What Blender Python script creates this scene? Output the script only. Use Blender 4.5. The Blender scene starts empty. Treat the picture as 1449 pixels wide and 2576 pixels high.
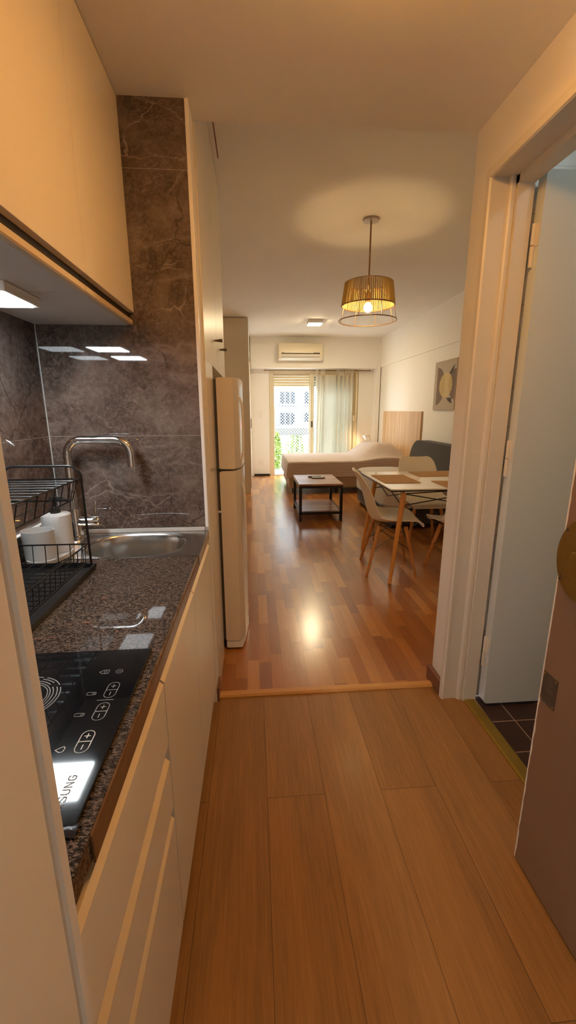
import bpy, bmesh, math, random
from mathutils import Vector, Matrix, noise
random.seed(7)
scn = bpy.context.scene
COL = scn.collection
PI = math.pi

# ------------------------------------------------------------------ materials
def srgb(r, g, b):
    f = lambda c: (c/255/12.92) if c/255 <= 0.04045 else ((c/255+0.055)/1.055)**2.4
    return (f(r), f(g), f(b), 1)

class NT:
    def __init__(s, name):
        s.m = bpy.data.materials.new(name); s.m.use_nodes = True
        s.t = s.m.node_tree; s.b = s.t.nodes['Principled BSDF']; s.out = s.t.nodes['Material Output']
    def n(s, typ, **kw):
        nd = s.t.nodes.new(typ)
        for k, v in kw.items():
            if k.startswith('i_'):
                nd.inputs[k[2:].replace('_', ' ')].default_value = v
            else: setattr(nd, k, v)
        return nd
    def l(s, a, b): s.t.links.new(a, b)
    def val(s, x, sock):
        if isinstance(x, (int, float)): sock.default_value = x
        else: s.l(x, sock)
    def math(s, op, a, b=None, c=None):
        nd = s.n('ShaderNodeMath', operation=op)
        s.val(a, nd.inputs[0])
        if b is not None: s.val(b, nd.inputs[1])
        if c is not None: s.val(c, nd.inputs[2])
        return nd.outputs[0]
    def ramp(s, fac, stops, interp='LINEAR'):
        nd = s.n('ShaderNodeValToRGB'); nd.color_ramp.interpolation = interp
        els = nd.color_ramp.elements
        while len(els) < len(stops): els.new(0.5)
        for e, (p, c) in zip(els, stops): e.position = p; e.color = c
        s.l(fac, nd.inputs[0]); return nd.outputs[0]
    def mix(s, fac, a, b, mode='MIX'):
        nd = s.n('ShaderNodeMix', data_type='RGBA', blend_type=mode)
        s.val(fac, nd.inputs[0])
        for x, i in ((a, 6), (b, 7)):
            if isinstance(x, tuple): nd.inputs[i].default_value = x
            else: s.l(x, nd.inputs[i])
        return nd.outputs[2]
    def coords(s, obj=False):
        if obj: return s.n('ShaderNodeTexCoord').outputs['Object']
        return s.n('ShaderNodeNewGeometry').outputs['Position']
    def scaled(s, v, sc):
        nd = s.n('ShaderNodeVectorMath', operation='MULTIPLY'); s.l(v, nd.inputs[0]); nd.inputs[1].default_value = sc
        return nd.outputs[0]
    def noise(s, v, scale, detail=4, rough=0.5, dist=0):
        nd = s.n('ShaderNodeTexNoise'); s.l(v, nd.inputs['Vector'])
        nd.inputs['Scale'].default_value = scale; nd.inputs['Detail'].default_value = detail
        nd.inputs['Roughness'].default_value = rough; nd.inputs['Distortion'].default_value = dist
        return nd
    def bump(s, h, strength=0.2, dist=0.01):
        nd = s.n('ShaderNodeBump'); nd.inputs['Strength'].default_value = strength
        nd.inputs['Distance'].default_value = dist; s.l(h, nd.inputs['Height'])
        s.l(nd.outputs[0], s.b.inputs['Normal']); return nd

def plain(name, col, rough=0.5, metal=0.0, spec=0.5, var=0.04, scale=8, coat=0, bump=0.0):
    t = NT(name); v = t.coords(True)
    nz = t.noise(v, scale, 4)
    d = tuple(max(0, c*(1-var*2)) for c in col[:3])+(1,)
    t.l(t.mix(nz.outputs[0], d, tuple(min(1, c*(1+var)) for c in col[:3])+(1,)), t.b.inputs['Base Color'])
    t.b.inputs['Roughness'].default_value = rough; t.b.inputs['Metallic'].default_value = metal
    t.b.inputs['Specular IOR Level'].default_value = spec
    t.b.inputs['Coat Weight'].default_value = coat; t.b.inputs['Coat Roughness'].default_value = 0.1
    if bump: t.bump(t.noise(v, 120, 3).outputs[0], bump, 0.002)
    return t.m

def emit(name, col, strength):
    t = NT(name); t.b.inputs['Base Color'].default_value = (.8, .8, .8, 1)
    t.b.inputs['Emission Color'].default_value = col; t.b.inputs['Emission Strength'].default_value = strength
    return t.m

def planks(name, w, L, cols, rough, seam, x0=0.0, y0=0.0, alternate=False, grain=0.5, coat=0.0, seamdark=0.35):
    """boards running along Y: column index from x, staggered rows along y"""
    t = NT(name); P = t.coords()
    sx = t.n('ShaderNodeSeparateXYZ'); t.l(P, sx.inputs[0])
    u = t.math('DIVIDE', t.math('SUBTRACT', sx.outputs[0], x0), w)
    c = t.math('FLOOR', u)
    wn = t.n('ShaderNodeTexWhiteNoise', noise_dimensions='1D'); t.l(c, wn.inputs['W'])
    if alternate: off = t.math('MULTIPLY', t.math('MODULO', t.math('ABSOLUTE', c), 2.0), 0.5)
    else: off = t.math('MULTIPLY', wn.outputs[0], 7.3)
    v = t.math('ADD', t.math('DIVIDE', t.math('SUBTRACT', sx.outputs[1], y0), L), off)
    r = t.math('FLOOR', v)
    cb = t.n('ShaderNodeCombineXYZ'); t.l(c, cb.inputs[0]); t.l(r, cb.inputs[1])
    w2 = t.n('ShaderNodeTexWhiteNoise', noise_dimensions='3D'); t.l(cb.outputs[0], w2.inputs['Vector'])
    base = t.ramp(w2.outputs[0], [(i/(len(cols)-1), k) for i, k in enumerate(cols)])
    # grain, shifted per board
    sh = t.n('ShaderNodeVectorMath', operation='MULTIPLY_ADD'); t.l(cb.outputs[0], sh.inputs[0])
    sh.inputs[1].default_value = (3.17, 5.3, 0); t.l(P, sh.inputs[2])
    g = t.noise(t.scaled(sh.outputs[0], (85, 3.0, 1)), 1.7, 6, 0.62, 1.2).outputs[0]
    gb = t.noise(t.scaled(sh.outputs[0], (9, .9, 1)), 1.1, 3, 0.5, .8).outputs[0]
    g2 = t.ramp(t.math('ADD', t.math('MULTIPLY', g, .6), t.math('MULTIPLY', gb, .4)), [(0.33, (1-grain,)*3+(1,)), (0.62, (1.0, 1.0, 1.0, 1))])
    colr = t.mix(1.0, base, g2, 'MULTIPLY')
    fu = t.math('FRACT', u); fv = t.math('FRACT', v)
    eu = t.math('MULTIPLY', t.math('MINIMUM', fu, t.math('SUBTRACT', 1.0, fu)), w)
    ev = t.math('MULTIPLY', t.math('MINIMUM', fv, t.math('SUBTRACT', 1.0, fv)), L)
    e = t.math('LESS_THAN', t.math('MINIMUM', eu, ev), seam)
    colr = t.mix(t.math('MULTIPLY', e, 1-seamdark), colr, (0.03, .014, .006, 1))
    t.l(colr, t.b.inputs['Base Color'])
    rr = t.math('ADD', t.math('MULTIPLY', g, 0.12 if grain > .4 else .02), rough-.06)
    t.l(rr, t.b.inputs['Roughness'])
    t.b.inputs['Coat Weight'].default_value = coat; t.b.inputs['Coat Roughness'].default_value = 0.2
    h = t.math('SUBTRACT', t.math('MULTIPLY', g, .12 if grain > .4 else 0.0), e)
    if grain > .4: t.bump(h, .12, 0.003)
    return t.m

def marble(name):
    t = NT(name); P = t.coords()
    n0 = t.noise(P, 1.7, 5, .55).outputs[1]
    wv = t.n('ShaderNodeVectorMath', operation='MULTIPLY_ADD'); t.l(n0, wv.inputs[0]); wv.inputs[1].default_value = (.22, .22, .22); t.l(P, wv.inputs[2])
    W = wv.outputs[0]
    b1 = t.noise(P, 5.5, 8, .68, .6).outputs[0]
    base = t.ramp(b1, [(.3, srgb(52, 42, 37)), (.5, srgb(82, 69, 62)), (.68, srgb(116, 102, 94))])
    fine = t.noise(P, 60, 7, .78, .6).outputs[0]
    base = t.mix(t.ramp(fine, [(.46, (0, 0, 0, 1)), (.66, (.6, .6, .6, 1))]), base, srgb(134, 120, 111))
    def vein(sc, wd, dirn, gate_sc, lo, rot=.7):
        mp = t.n('ShaderNodeMapping'); t.l(W, mp.inputs[0]); mp.inputs['Rotation'].default_value = (0, rot, rot*.8); mp.inputs['Scale'].default_value = dirn
        nz = t.noise(mp.outputs[0], sc, 4, .55, .25).outputs[0]
        d_ = t.math('ABSOLUTE', t.math('SUBTRACT', nz, .5))
        m1 = t.ramp(d_, [(0, (1, 1, 1, 1)), (wd*.35, (.5, .5, .5, 1)), (wd, (0, 0, 0, 1))])
        gate = t.ramp(t.noise(P, gate_sc, 4, .6).outputs[0], [(lo, (0, 0, 0, 1)), (lo+.14, (1, 1, 1, 1))])
        return t.mix(1.0, m1, gate, 'MULTIPLY')
    cloud = t.ramp(t.noise(W, 2.6, 5, .6).outputs[0], [(.42, (0, 0, 0, 1)), (.66, (1, 1, 1, 1))])
    base = t.mix(t.math('MULTIPLY', cloud, .25), base, srgb(124, 110, 102))
    def crack(sc, wd, dirn, rot, gate_sc, lo):
        mp = t.n('ShaderNodeMapping'); t.l(W2, mp.inputs[0]); mp.inputs['Rotation'].default_value = (rot*.6, rot, .3); mp.inputs['Scale'].default_value = dirn
        vo = t.n('ShaderNodeTexVoronoi', feature='DISTANCE_TO_EDGE'); t.l(mp.outputs[0], vo.inputs['Vector']); vo.inputs['Scale'].default_value = sc
        m1 = t.ramp(vo.outputs['Distance'], [(0, (1, 1, 1, 1)), (wd*.4, (.45, .45, .45, 1)), (wd, (0, 0, 0, 1))])
        gate = t.ramp(t.noise(P, gate_sc, 5, .65).outputs[0], [(lo, (0, 0, 0, 1)), (lo+.12, (1, 1, 1, 1))])
        return t.mix(1.0, m1, gate, 'MULTIPLY')
    n9 = t.noise(P, 9, 4, .6).outputs[1]
    w2 = t.n('ShaderNodeVectorMath', operation='MULTIPLY_ADD'); t.l(n9, w2.inputs[0]); w2.inputs[1].default_value = (.09, .09, .09); t.l(W, w2.inputs[2]); W2 = w2.outputs[0]
    base = t.mix(t.math('MULTIPLY', vein(1.3, .03, (1, 1, 2.4), 1.8, .48), .5), base, srgb(146, 132, 123))
    base = t.mix(t.math('MULTIPLY', crack(3.0, .018, (1.0, 1, 2.6), .7, 2.2, .50), .62), base, srgb(176, 162, 152))
    base = t.mix(t.math('MULTIPLY', crack(8.0, .028, (1.0, 1, 2.8), .8, 4.0, .53), .42), base, srgb(172, 158, 148))
    base = t.mix(t.math('MULTIPLY', crack(22.0, .05, (1.0, 1, 2.4), .5, 6.0, .50), .28), base, srgb(176, 162, 152))
    base = t.mix(t.math('MULTIPLY', crack(2.2, .010, (1.4, 1, 1.5), .9, 1.6, .46), .8), base, srgb(38, 29, 26))
    # tile joints every 0.9 m in height
    sp = t.n('ShaderNodeSeparateXYZ'); t.l(P, sp.inputs[0])
    f = t.math('FRACT', t.math('DIVIDE', t.math('SUBTRACT', sp.outputs[2], 1.205), 0.887))
    j = t.math('LESS_THAN', t.math('MINIMUM', f, t.math('SUBTRACT', 1.0, f)), 0.0012)
    base = t.mix(t.math('MULTIPLY', j, .5), base, srgb(175, 165, 155))
    t.l(base, t.b.inputs['Base Color'])
    t.b.inputs['Roughness'].default_value = 0.03
    t.b.inputs['Specular IOR Level'].default_value = 0.5
    return t.m

def granite(name):
    t = NT(name); P = t.coords()
    P2 = t.scaled(P, (.8, 1.6, 1.3))
    dn = t.noise(P2, 220, 4, .7).outputs[1]; dv = t.n('ShaderNodeVectorMath', operation='MULTIPLY_ADD'); t.l(dn, dv.inputs[0]); dv.inputs[1].default_value = (.010, .010, .010); t.l(P2, dv.inputs[2])
    vo = t.n('ShaderNodeTexVoronoi'); t.l(dv.outputs[0], vo.inputs['Vector']); vo.inputs['Scale'].default_value = 300
    cell = t.n('ShaderNodeSeparateColor'); t.l(vo.outputs['Color'], cell.inputs[0])
    n2 = t.noise(P2, 150, 6, .75, 1.2).outputs[0]
    k = t.math('ADD', t.math('MULTIPLY', cell.outputs[0], .42), t.math('MULTIPLY', n2, .62))
    c = t.ramp(k, [(.28, srgb(18, 17, 18)), (.43, srgb(46, 41, 38)), (.54, srgb(76, 66, 59)), (.64, srgb(118, 104, 93)), (.72, srgb(40, 36, 34)), (.85, srgb(120, 112, 104))])
    big = t.noise(P2, 22, 3, .5, .8).outputs[0]
    c = t.mix(t.ramp(big, [(.70, (0, 0, 0, 1)), (.76, (.7, .7, .7, 1))]), c, srgb(132, 90, 72))
    c = t.mix(t.ramp(t.noise(P2, 30, 3, .5, 1.0).outputs[1], [(.68, (0, 0, 0, 1)), (.74, (.85, .85, .85, 1))]), c, srgb(24, 22, 24))
    t.l(c, t.b.inputs['Base Color']); t.b.inputs['Roughness'].default_value = 0.03
    return t.m

def striped_wood(name, c1, c2, c3, scale=(1, 30, 1.2), rough=0.45):
    t = NT(name); P = t.coords(True); S = t.scaled(P, scale)
    a = t.noise(S, 1.4, 5, .6, .4).outputs[0]; b = t.noise(S, .35, 2, .5).outputs[0]
    k = t.math('ADD', t.math('MULTIPLY', a, .5), t.math('MULTIPLY', b, .5))
    t.l(t.ramp(k, [(.36, c1), (.5, c2), (.64, c3)]), t.b.inputs['Base Color'])
    t.b.inputs['Roughness'].default_value = rough
    return t.m

def fabric(name, c, rough=.9, stripes=None, scale=300):
    t = NT(name); P = t.coords(True)
    n1 = t.noise(P, scale, 3, .6).outputs[0]; n2 = t.noise(P, 6, 3).outputs[0]
    col = t.mix(n1, tuple(x*.8 for x in c[:3])+(1,), tuple(min(1, x*1.12) for x in c[:3])+(1,))
    col = t.mix(t.math('MULTIPLY', n2, .25), col, tuple(x*.75 for x in c[:3])+(1,))
    h = t.math('MULTIPLY', n1, .15)
    if stripes:
        dist = t.noise(P, 3, 2).outputs[1]
        dv = t.n('ShaderNodeVectorMath', operation='MULTIPLY_ADD'); t.l(dist, dv.inputs[0]); dv.inputs[1].default_value = (.015, .015, .015); t.l(P, dv.inputs[2])
        s3 = t.n('ShaderNodeSeparateXYZ'); t.l(dv.outputs[0], s3.inputs[0])
        ph = t.math('ADD', s3.outputs[1], s3.outputs[2])
        w = t.math('SINE', t.math('MULTIPLY', ph, 2*PI/stripes))
        h = t.math('ADD', h, t.math('MULTIPLY', w, .5))
        g = t.math('GREATER_THAN', w, .62)
        col = t.mix(t.math('MULTIPLY', g, .42), col, tuple(x*.55 for x in c[:3])+(1,))
    t.l(col, t.b.inputs['Base Color']); t.b.inputs['Roughness'].default_value = rough
    t.b.inputs['Specular IOR Level'].default_value = .2
    t.b.inputs['Sheen Weight'].default_value = .15
    t.bump(h, .25, .004)
    return t.m

def sheer(name, c, tr=.5):
    t = NT(name)
    d = t.n('ShaderNodeBsdfDiffuse'); d.inputs[0].default_value = c
    tl = t.n('ShaderNodeBsdfTranslucent'); tl.inputs[0].default_value = c
    nz = t.noise(t.scaled(t.coords(True), (1, 1, .2)), 200, 2).outputs[0]
    m = t.n('ShaderNodeMixShader'); t.l(t.math('ADD', t.math('MULTIPLY', nz, .1), tr-.05), m.inputs[0])
    t.l(d.outputs[0], m.inputs[1]); t.l(tl.outputs[0], m.inputs[2]); t.l(m.outputs[0], t.out.inputs[0])
    return t.m

def pane_glass(name):
    t = NT(name)
    g = t.n('ShaderNodeBsdfGlossy'); g.inputs['Roughness'].default_value = .02
    tr = t.n('ShaderNodeBsdfTransparent'); tr.inputs[0].default_value = (.93, .96, .95, 1)
    fr = t.n('ShaderNodeFresnel'); fr.inputs[0].default_value = 1.45
    m = t.n('ShaderNodeMixShader'); t.l(fr.outputs[0], m.inputs[0]); t.l(tr.outputs[0], m.inputs[1]); t.l(g.outputs[0], m.inputs[2])
    t.l(m.outputs[0], t.out.inputs[0]); return t.m

def tiles(name, c, grout, s, x0, y0, axes=(0, 1), rough=.4, gw=.0025):
    t = NT(name); P = t.coords(); sp = t.n('ShaderNodeSeparateXYZ'); t.l(P, sp.inputs[0])
    es = []
    for ax, o in zip(axes, (x0, y0)):
        f = t.math('FRACT', t.math('DIVIDE', t.math('SUBTRACT', sp.outputs[ax], o), s))
        es.append(t.math('MULTIPLY', t.math('MINIMUM', f, t.math('SUBTRACT', 1.0, f)), s))
    e = t.math('LESS_THAN', t.math('MINIMUM', es[0], es[1]), gw)
    nz = t.noise(P, 9, 4).outputs[0]
    base = t.mix(nz, tuple(x*.7 for x in c[:3])+(1,), tuple(min(1, x*1.3) for x in c[:3])+(1,))
    t.l(t.mix(e, base, grout), t.b.inputs['Base Color']); t.b.inputs['Roughness'].default_value = rough
    return t.m

M = {}
M['wall'] = plain('wall_paint', (.84, .81, .75, 1), .7, var=.02, scale=2, bump=.08)
M['wall_room'] = plain('room_paint', (.88, .86, .81, 1), .7, var=.02, scale=2, bump=.08)
M['ceil'] = plain('ceiling_paint', (.85, .82, .76, 1), .8, var=.025, scale=1.5, bump=.1)
M['cab'] = plain('cream_laminate', (.80, .75, .64, 1), .32, var=.015, scale=3)
M['cab_gloss'] = plain('cream_gloss_panel', (.80, .76, .68, 1), .18, var=.01, scale=3)
M['closet'] = plain('wardrobe_laminate', (.72, .64, .52, 1), .5, var=.02, scale=3)
M['rail'] = plain('champagne_edge', (.84, .68, .44, 1), .28, metal=.35, var=.02)
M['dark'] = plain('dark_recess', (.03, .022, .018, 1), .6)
M['carcass'] = plain('grey_carcass', (.62, .62, .60, 1), .45, var=.02)
M['frame_paint'] = plain('frame_enamel', (.76, .72, .64, 1), .38, var=.02, scale=5)
M['blue_door'] = plain('pale_blue_enamel', (.70, .76, .76, 1), .42, var=.015, scale=4, bump=.06)
M['brown_door'] = plain('brown_enamel', (.25, .14, .08, 1), .45, var=.07, scale=9, bump=.1)
M['chip'] = plain('chipped_paint', (.82, .72, .58, 1), .6, var=.15, scale=60)
M['brass'] = plain('brass', (.42, .29, .10, 1), .33, metal=1, var=.12, scale=25)
M['old_metal'] = plain('dull_plate_metal', (.16, .13, .10, 1), .5, metal=.6, var=.25, scale=40)
M['brass_strip'] = plain('brass_strip', (.42, .28, .05, 1), .38, metal=.7, var=.15, scale=20)
M['steel'] = plain('brushed_steel', (.60, .59, .56, 1), .24, metal=1, var=.05, scale=30)
M['chrome'] = plain('chrome', (.82, .82, .82, 1), .06, metal=1, var=.01)
M['black'] = plain('black_metal', (.012, .012, .013, 1), .38, var=.05)
M['black_wire'] = plain('black_wire', (.010, .010, .011, 1), .28, var=.05)
M['black_plastic'] = plain('black_plastic', (.014, .014, .015, 1), .35)
M['glass_black'] = plain('black_ceramic_glass', (.006, .007, .009, 1), .04, var=.1, coat=.2)
M['print'] = plain('pale_print', (.62, .64, .64, 1), .5)
M['print_dim'] = plain('grey_print', (.30, .32, .33, 1), .5)
M['foil'] = plain('crumpled_tape', (.05, .045, .05, 1), .22, var=.2, scale=60)
M['ac'] = plain('aged_cream_plastic', (.80, .72, .54, 1), .35, var=.015)
M['ceramic'] = plain('matt_grey_ceramic', (.50, .51, .50, 1), .45, var=.03)
M['white'] = plain('white_plastic', (.83, .81, .76, 1), .3, var=.015)
M['fridge'] = plain('fridge_enamel', (.78, .71, .59, 1), .26, var=.012)
M['grey_plastic'] = plain('grey_plastic', (.10, .10, .10, 1), .4)
M['shell'] = plain('cream_shell', (.86, .81, .70, 1), .32, var=.01)
M['table_top'] = plain('white_lacquer', (.88, .86, .80, 1), .07, var=.01, coat=.5)
M['beech'] = striped_wood('beech', srgb(208, 144, 70), srgb(226, 164, 84), srgb(238, 180, 102), (22, 22, 1.5), .38)
M['beech_dark'] = striped_wood('beech_chair', srgb(180, 118, 62), srgb(202, 140, 78), srgb(218, 160, 96), (22, 22, 1.5), .4)
M['oak'] = striped_wood('pale_oak', srgb(186, 148, 104), srgb(206, 168, 124), srgb(222, 188, 146), (1, 26, .9), .45)
M['slab'] = striped_wood('rustic_brown_wood', srgb(118, 74, 56), srgb(164, 114, 90), srgb(202, 156, 128), (3, 22, 3), .3)
M['bedspread'] = fabric('striped_bedspread', srgb(206, 190, 180), stripes=.036)
M['bedbase'] = fabric('bed_base_cloth', srgb(168, 146, 124))
M['sofa_dark'] = fabric('charcoal_fabric', srgb(74, 72, 72))
M['sofa_light'] = fabric('light_grey_fabric', srgb(208, 202, 194))
M['mat'] = fabric('woven_mat', srgb(196, 152, 98), stripes=.006)
M['curtain'] = sheer('sheer_curtain', (.80, .74, .62, 1), .55)
M['cord_shade'] = sheer('cord_shade', (.56, .42, .17, 1), .22)
M['copper_wire'] = plain('bronze_wire', (.30, .17, .08, 1), .4, metal=.6)
M['nickel'] = plain('brushed_nickel', (.50, .42, .34, 1), .35, metal=.9)
M['glass'] = pane_glass('window_glass')
M['alu'] = plain('cream_window_enamel', (.74, .66, .48, 1), .4, var=.02)
M['slat'] = plain('cream_shutter_slat', (.78, .68, .46, 1), .5, var=.03)
M['tape'] = plain('shutter_webbing', (.52, .40, .22, 1), .7, var=.1, scale=60)
M['canvas'] = fabric('picture_canvas', srgb(196, 182, 164))
M['art_dark'] = plain('art_taupe', srgb(128, 108, 94), .8, var=.06)
M['art_black'] = plain('art_charcoal', srgb(84, 72, 66), .8)
M['marble'] = marble('brown_marble_tile')
M['granite'] = granite('brown_granite')
M['granite_edge'] = plain('worn_counter_edge', (.17, .09, .042, 1), .3, var=.25, scale=40)
M['hall_floor'] = planks('oak_look_planks', .2, 1.2, [srgb(158, 110, 56), srgb(168, 119, 63), srgb(178, 129, 72)], .42, .0011, .017, 1.187, True, .44, .12, .40)
M['parquet'] = planks('cherry_parquet', .0605, .42, [srgb(152, 90, 40), srgb(168, 104, 47), srgb(184, 118, 54), srgb(206, 144, 74), srgb(160, 96, 42)], .33, .0005, 0, 0, False, .25, .85, .72)
M['threshold'] = striped_wood('threshold_wood', srgb(190, 136, 70), srgb(206, 152, 84), srgb(220, 168, 98), (2, 30, 30), .35)
M['skirting'] = plain('brown_skirting', srgb(128, 84, 60), .5, var=.08, scale=20)
M['bath_tile'] = tiles('dark_bath_tile', srgb(58, 36, 26), srgb(158, 132, 112), .166, 1.092, 1.313)
M['bath_wall'] = tiles('white_bath_tile', (.78, .78, .74, 1), (.5, .48, .44, 1), .15, 1.0, 0.03, (0, 2), .25, .0012)
M['deck'] = plain('pale_balcony_tile', (.82, .83, .85, 1), .6)
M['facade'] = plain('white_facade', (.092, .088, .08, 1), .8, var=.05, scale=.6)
M['win_dark'] = plain('far_window_glass', (.014, .018, .022, 1), .6, spec=.1)
M['railing'] = plain('white_railing', (.86, .86, .84, 1), .5)
M['band'] = plain('grey_parapet', (.13, .125, .11, 1), .8)
M['net'] = plain('white_netting', (.84, .84, .84, 1), .6)
M['leaf'] = plain('yellow_green_leaf', (.34, .44, .08, 1), .5, var=.4, scale=6)
M['redflower'] = plain('terracotta_tile', (.62, .16, .09, 1), .7)
M['led'] = emit('cool_led', (.86, .95, 1, 1), 9.5)
M['room_led'] = emit('warm_white_led', (1, .78, .46, 1), 40)
M['hall_led'] = emit('amber_led', (1, .46, .115, 1), 10.8)
M['bulb'] = emit('warm_bulb', (1, .66, .30, 1), 42)
M['bed_bulb'] = emit('reading_bulb', (1, .70, .36, 1), 55)

# ------------------------------------------------------------------ mesh helpers
def new(): return bmesh.new()
def box(bm, x0, x1, y0, y1, z0, z1, bev=0.0, seg=2):
    ret = bmesh.ops.create_cube(bm, size=1.0)
    vs = ret['verts']
    for v in vs:
        v.co = Vector(((x0+x1)/2+v.co.x*(x1-x0), (y0+y1)/2+v.co.y*(y1-y0), (z0+z1)/2+v.co.z*(z1-z0)))
    if bev > 0:
        es = list({e for v in vs for e in v.link_edges})
        bmesh.ops.bevel(bm, geom=es, offset=bev, segments=seg, profile=.5, affect='EDGES')
    return vs
def prism(bm, poly, axis, a, b):
    """extrude a 2-D polygon along an axis (0,1,2) from a to b"""
    def mk(p, t):
        c = [0, 0, 0]; o = [i for i in range(3) if i != axis]
        c[axis] = t; c[o[0]] = p[0]; c[o[1]] = p[1]; return bm.verts.new(c)
    A = [mk(p, a) for p in poly]; B = [mk(p, b) for p in poly]; n = len(poly)
    for i in range(n): bm.faces.new((A[i], A[(i+1) % n], B[(i+1) % n], B[i]))
    bm.faces.new(A[::-1]); bm.faces.new(B)
def tube(bm, pts, r, seg=8, closed=False, r2=None):
    pts = [Vector(p) for p in pts]; n = len(pts); rings = []
    up = None
    for i, p in enumerate(pts):
        if closed: d = pts[(i+1) % n]-pts[i-1]
        else: d = pts[min(i+1, n-1)]-pts[max(i-1, 0)]
        d.normalize()
        if up is None:
            up = Vector((0, 0, 1)) if abs(d.z) < .9 else Vector((1, 0, 0))
        s = d.cross(up)
        if s.length < 1e-5: s = d.cross(Vector((0, 1, 0)))
        s.normalize(); up = s.cross(d).normalized()
        rr = r if r2 is None else r+(r2-r)*i/(n-1)
        rings.append([bm.verts.new(p+(s*math.cos(2*PI*k/seg)+up*math.sin(2*PI*k/seg))*rr) for k in range(seg)])
    for i in range(n if closed else n-1):
        a, b = rings[i], rings[(i+1) % n]
        off = 0
        if closed and i == n-1:
            off = min(range(seg), key=lambda o: (a[0].co-b[o].co).length)
        for k in range(seg):
            bm.faces.new((a[k], a[(k+1) % seg], b[(k+1+off) % seg], b[(k+off) % seg]))
    if not closed:
        bm.faces.new(rings[0][::-1]); bm.faces.new(rings[-1])
def lathe(bm, prof, c=(0, 0, 0), seg=32, axis=2, sx=1.0, sy=1.0, caps=True):
    """profile of (radius, height) turned round an axis"""
    c = Vector(c); rings = []
    for r, h in prof:
        ring = []
        for k in range(seg):
            a = 2*PI*k/seg; u, w = r*math.cos(a)*sx, r*math.sin(a)*sy
            co = {2: (u, w, h), 1: (u, h, w), 0: (h, u, w)}[axis]
            ring.append(bm.verts.new(c+Vector(co)))
        rings.append(ring)
    for a, b in zip(rings, rings[1:]):
        for k in range(seg): bm.faces.new((a[k], a[(k+1) % seg], b[(k+1) % seg], b[k]))
    if caps:
        for rg in (rings[0][::-1], rings[-1]):
            try: bm.faces.new(rg)
            except ValueError: pass
def grid(bm, nu, nv, f):
    V = [[bm.verts.new(f(i/(nu-1), j/(nv-1))) for j in range(nv)] for i in range(nu)]
    for i in range(nu-1):
        for j in range(nv-1): bm.faces.new((V[i][j], V[i+1][j], V[i+1][j+1], V[i][j+1]))
    return V
def crom(pts, t):
    n = len(pts)-1; x = min(max(t*n, 0), n-1e-6); i = int(x); u = x-i
    g = lambda k: pts[min(max(k, 0), n)]
    return tuple(.5*((2*b)+(-a+c)*u+(2*a-5*b+4*c-d)*u*u+(-a+3*b-3*c+d)*u**3) for a, b, c, d in zip(g(i-1), g(i), g(i+1), g(i+2)))
def smoothpath(pts, n=24): return [crom(pts, i/(n-1)) for i in range(n)]
def rrect(cx, cy, hx, hy, r, seg=6):
    out = []
    for qx, qy, a0 in ((1, 1, 0), (-1, 1, PI/2), (-1, -1, PI), (1, -1, 1.5*PI)):
        for k in range(seg+1):
            a = a0+PI/2*k/seg
            out.append((cx+qx*(hx-r)+r*math.cos(a), cy+qy*(hy-r)+r*math.sin(a)))
    return out

def obj(name, bm, mat, parent=None, smooth=None, label=None, kind=None):
    bmesh.ops.recalc_face_normals(bm, faces=bm.faces)
    if parent is not None:
        off = Vector((0, 0, 0)); p = parent
        while p: off += p.location; p = p.parent
    else:
        xs = [v.co.x for v in bm.verts]; ys = [v.co.y for v in bm.verts]; zs = [v.co.z for v in bm.verts]
        off = Vector(((min(xs)+max(xs))/2, (min(ys)+max(ys))/2, min(zs)))
    for v in bm.verts: v.co -= off
    me = bpy.data.meshes.new(name); bm.to_mesh(me); bm.free()
    me.materials.append(M[mat] if isinstance(mat, str) else mat)
    o = bpy.data.objects.new(name, me); COL.objects.link(o)
    if parent is not None: o.parent = parent
    else: o.location = off
    if smooth is not None:
        for p in me.polygons: p.use_smooth = True
        try: me.set_sharp_from_angle(angle=math.radians(smooth))
        except Exception: pass
    if label: o['label'] = label
    if kind: o['kind'] = kind
    return o
def tag(o, label, cat, group=None, kind=None):
    o['label'] = label; o['category'] = cat
    if group: o['group'] = group
    if kind: o['kind'] = kind
    return o
def thing(name, label, cat, loc=(0, 0, 0), group=None):
    o = bpy.data.objects.new(name, None); COL.objects.link(o); o.location = loc; o.empty_display_size = .05
    return tag(o, label, cat, group)
def B(*a, **k):
    bm = new(); box(bm, *a, **k); return bm
def struct(name, bm, mat, label, cat, smooth=None):
    o = obj(name, bm, mat, None, smooth); o['kind'] = 'structure'; o['label'] = label; o['category'] = cat
    return o
def dup(root, loc, rz, label):
    r = root.copy(); COL.objects.link(r); r.location = loc; r.rotation_euler = (0, 0, rz); r['label'] = label
    for ch in list(root.children):
        c = ch.copy(); COL.objects.link(c); c.parent = r
        for g in list(ch.children):
            d = g.copy(); COL.objects.link(d); d.parent = c
    return r

# ------------------------------------------------------------------ the setting
HC, RC = 2.295, 2.61          # hall and room ceiling heights
YT = 1.70                     # marble end wall
bm = B(-.80, .93, -1.5, 1.722, -.06, 0)
struct('floor', bm, 'hall_floor', 'wide oak look planks on the hall floor', 'floor')
bm = B(-.80, 2.6, 1.766, 8.80, -.06, 0)
struct('floor.001', bm, 'parquet', 'glossy reddish parquet strips on the living room floor', 'floor')
bm = B(.985, 2.3, -.3, 1.66, -.06, -.004)
struct('floor.002', bm, 'bath_tile', 'dark brown square tiles on the bathroom floor', 'floor')
bm = new(); prism(bm, [(1.722, -.06), (1.722, .004), (1.73, .012), (1.758, .012), (1.766, .004), (1.766, -.06)], 0, -.80, 1.0)
struct('trim_1', bm, 'threshold', 'light wooden threshold strip between planks and parquet', 'threshold')
bm = new(); prism(bm, [(.93, -.06), (.93, .004), (.938, .009), (.977, .009), (.985, .003), (.985, -.06)], 1, .83, 1.632)
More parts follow.
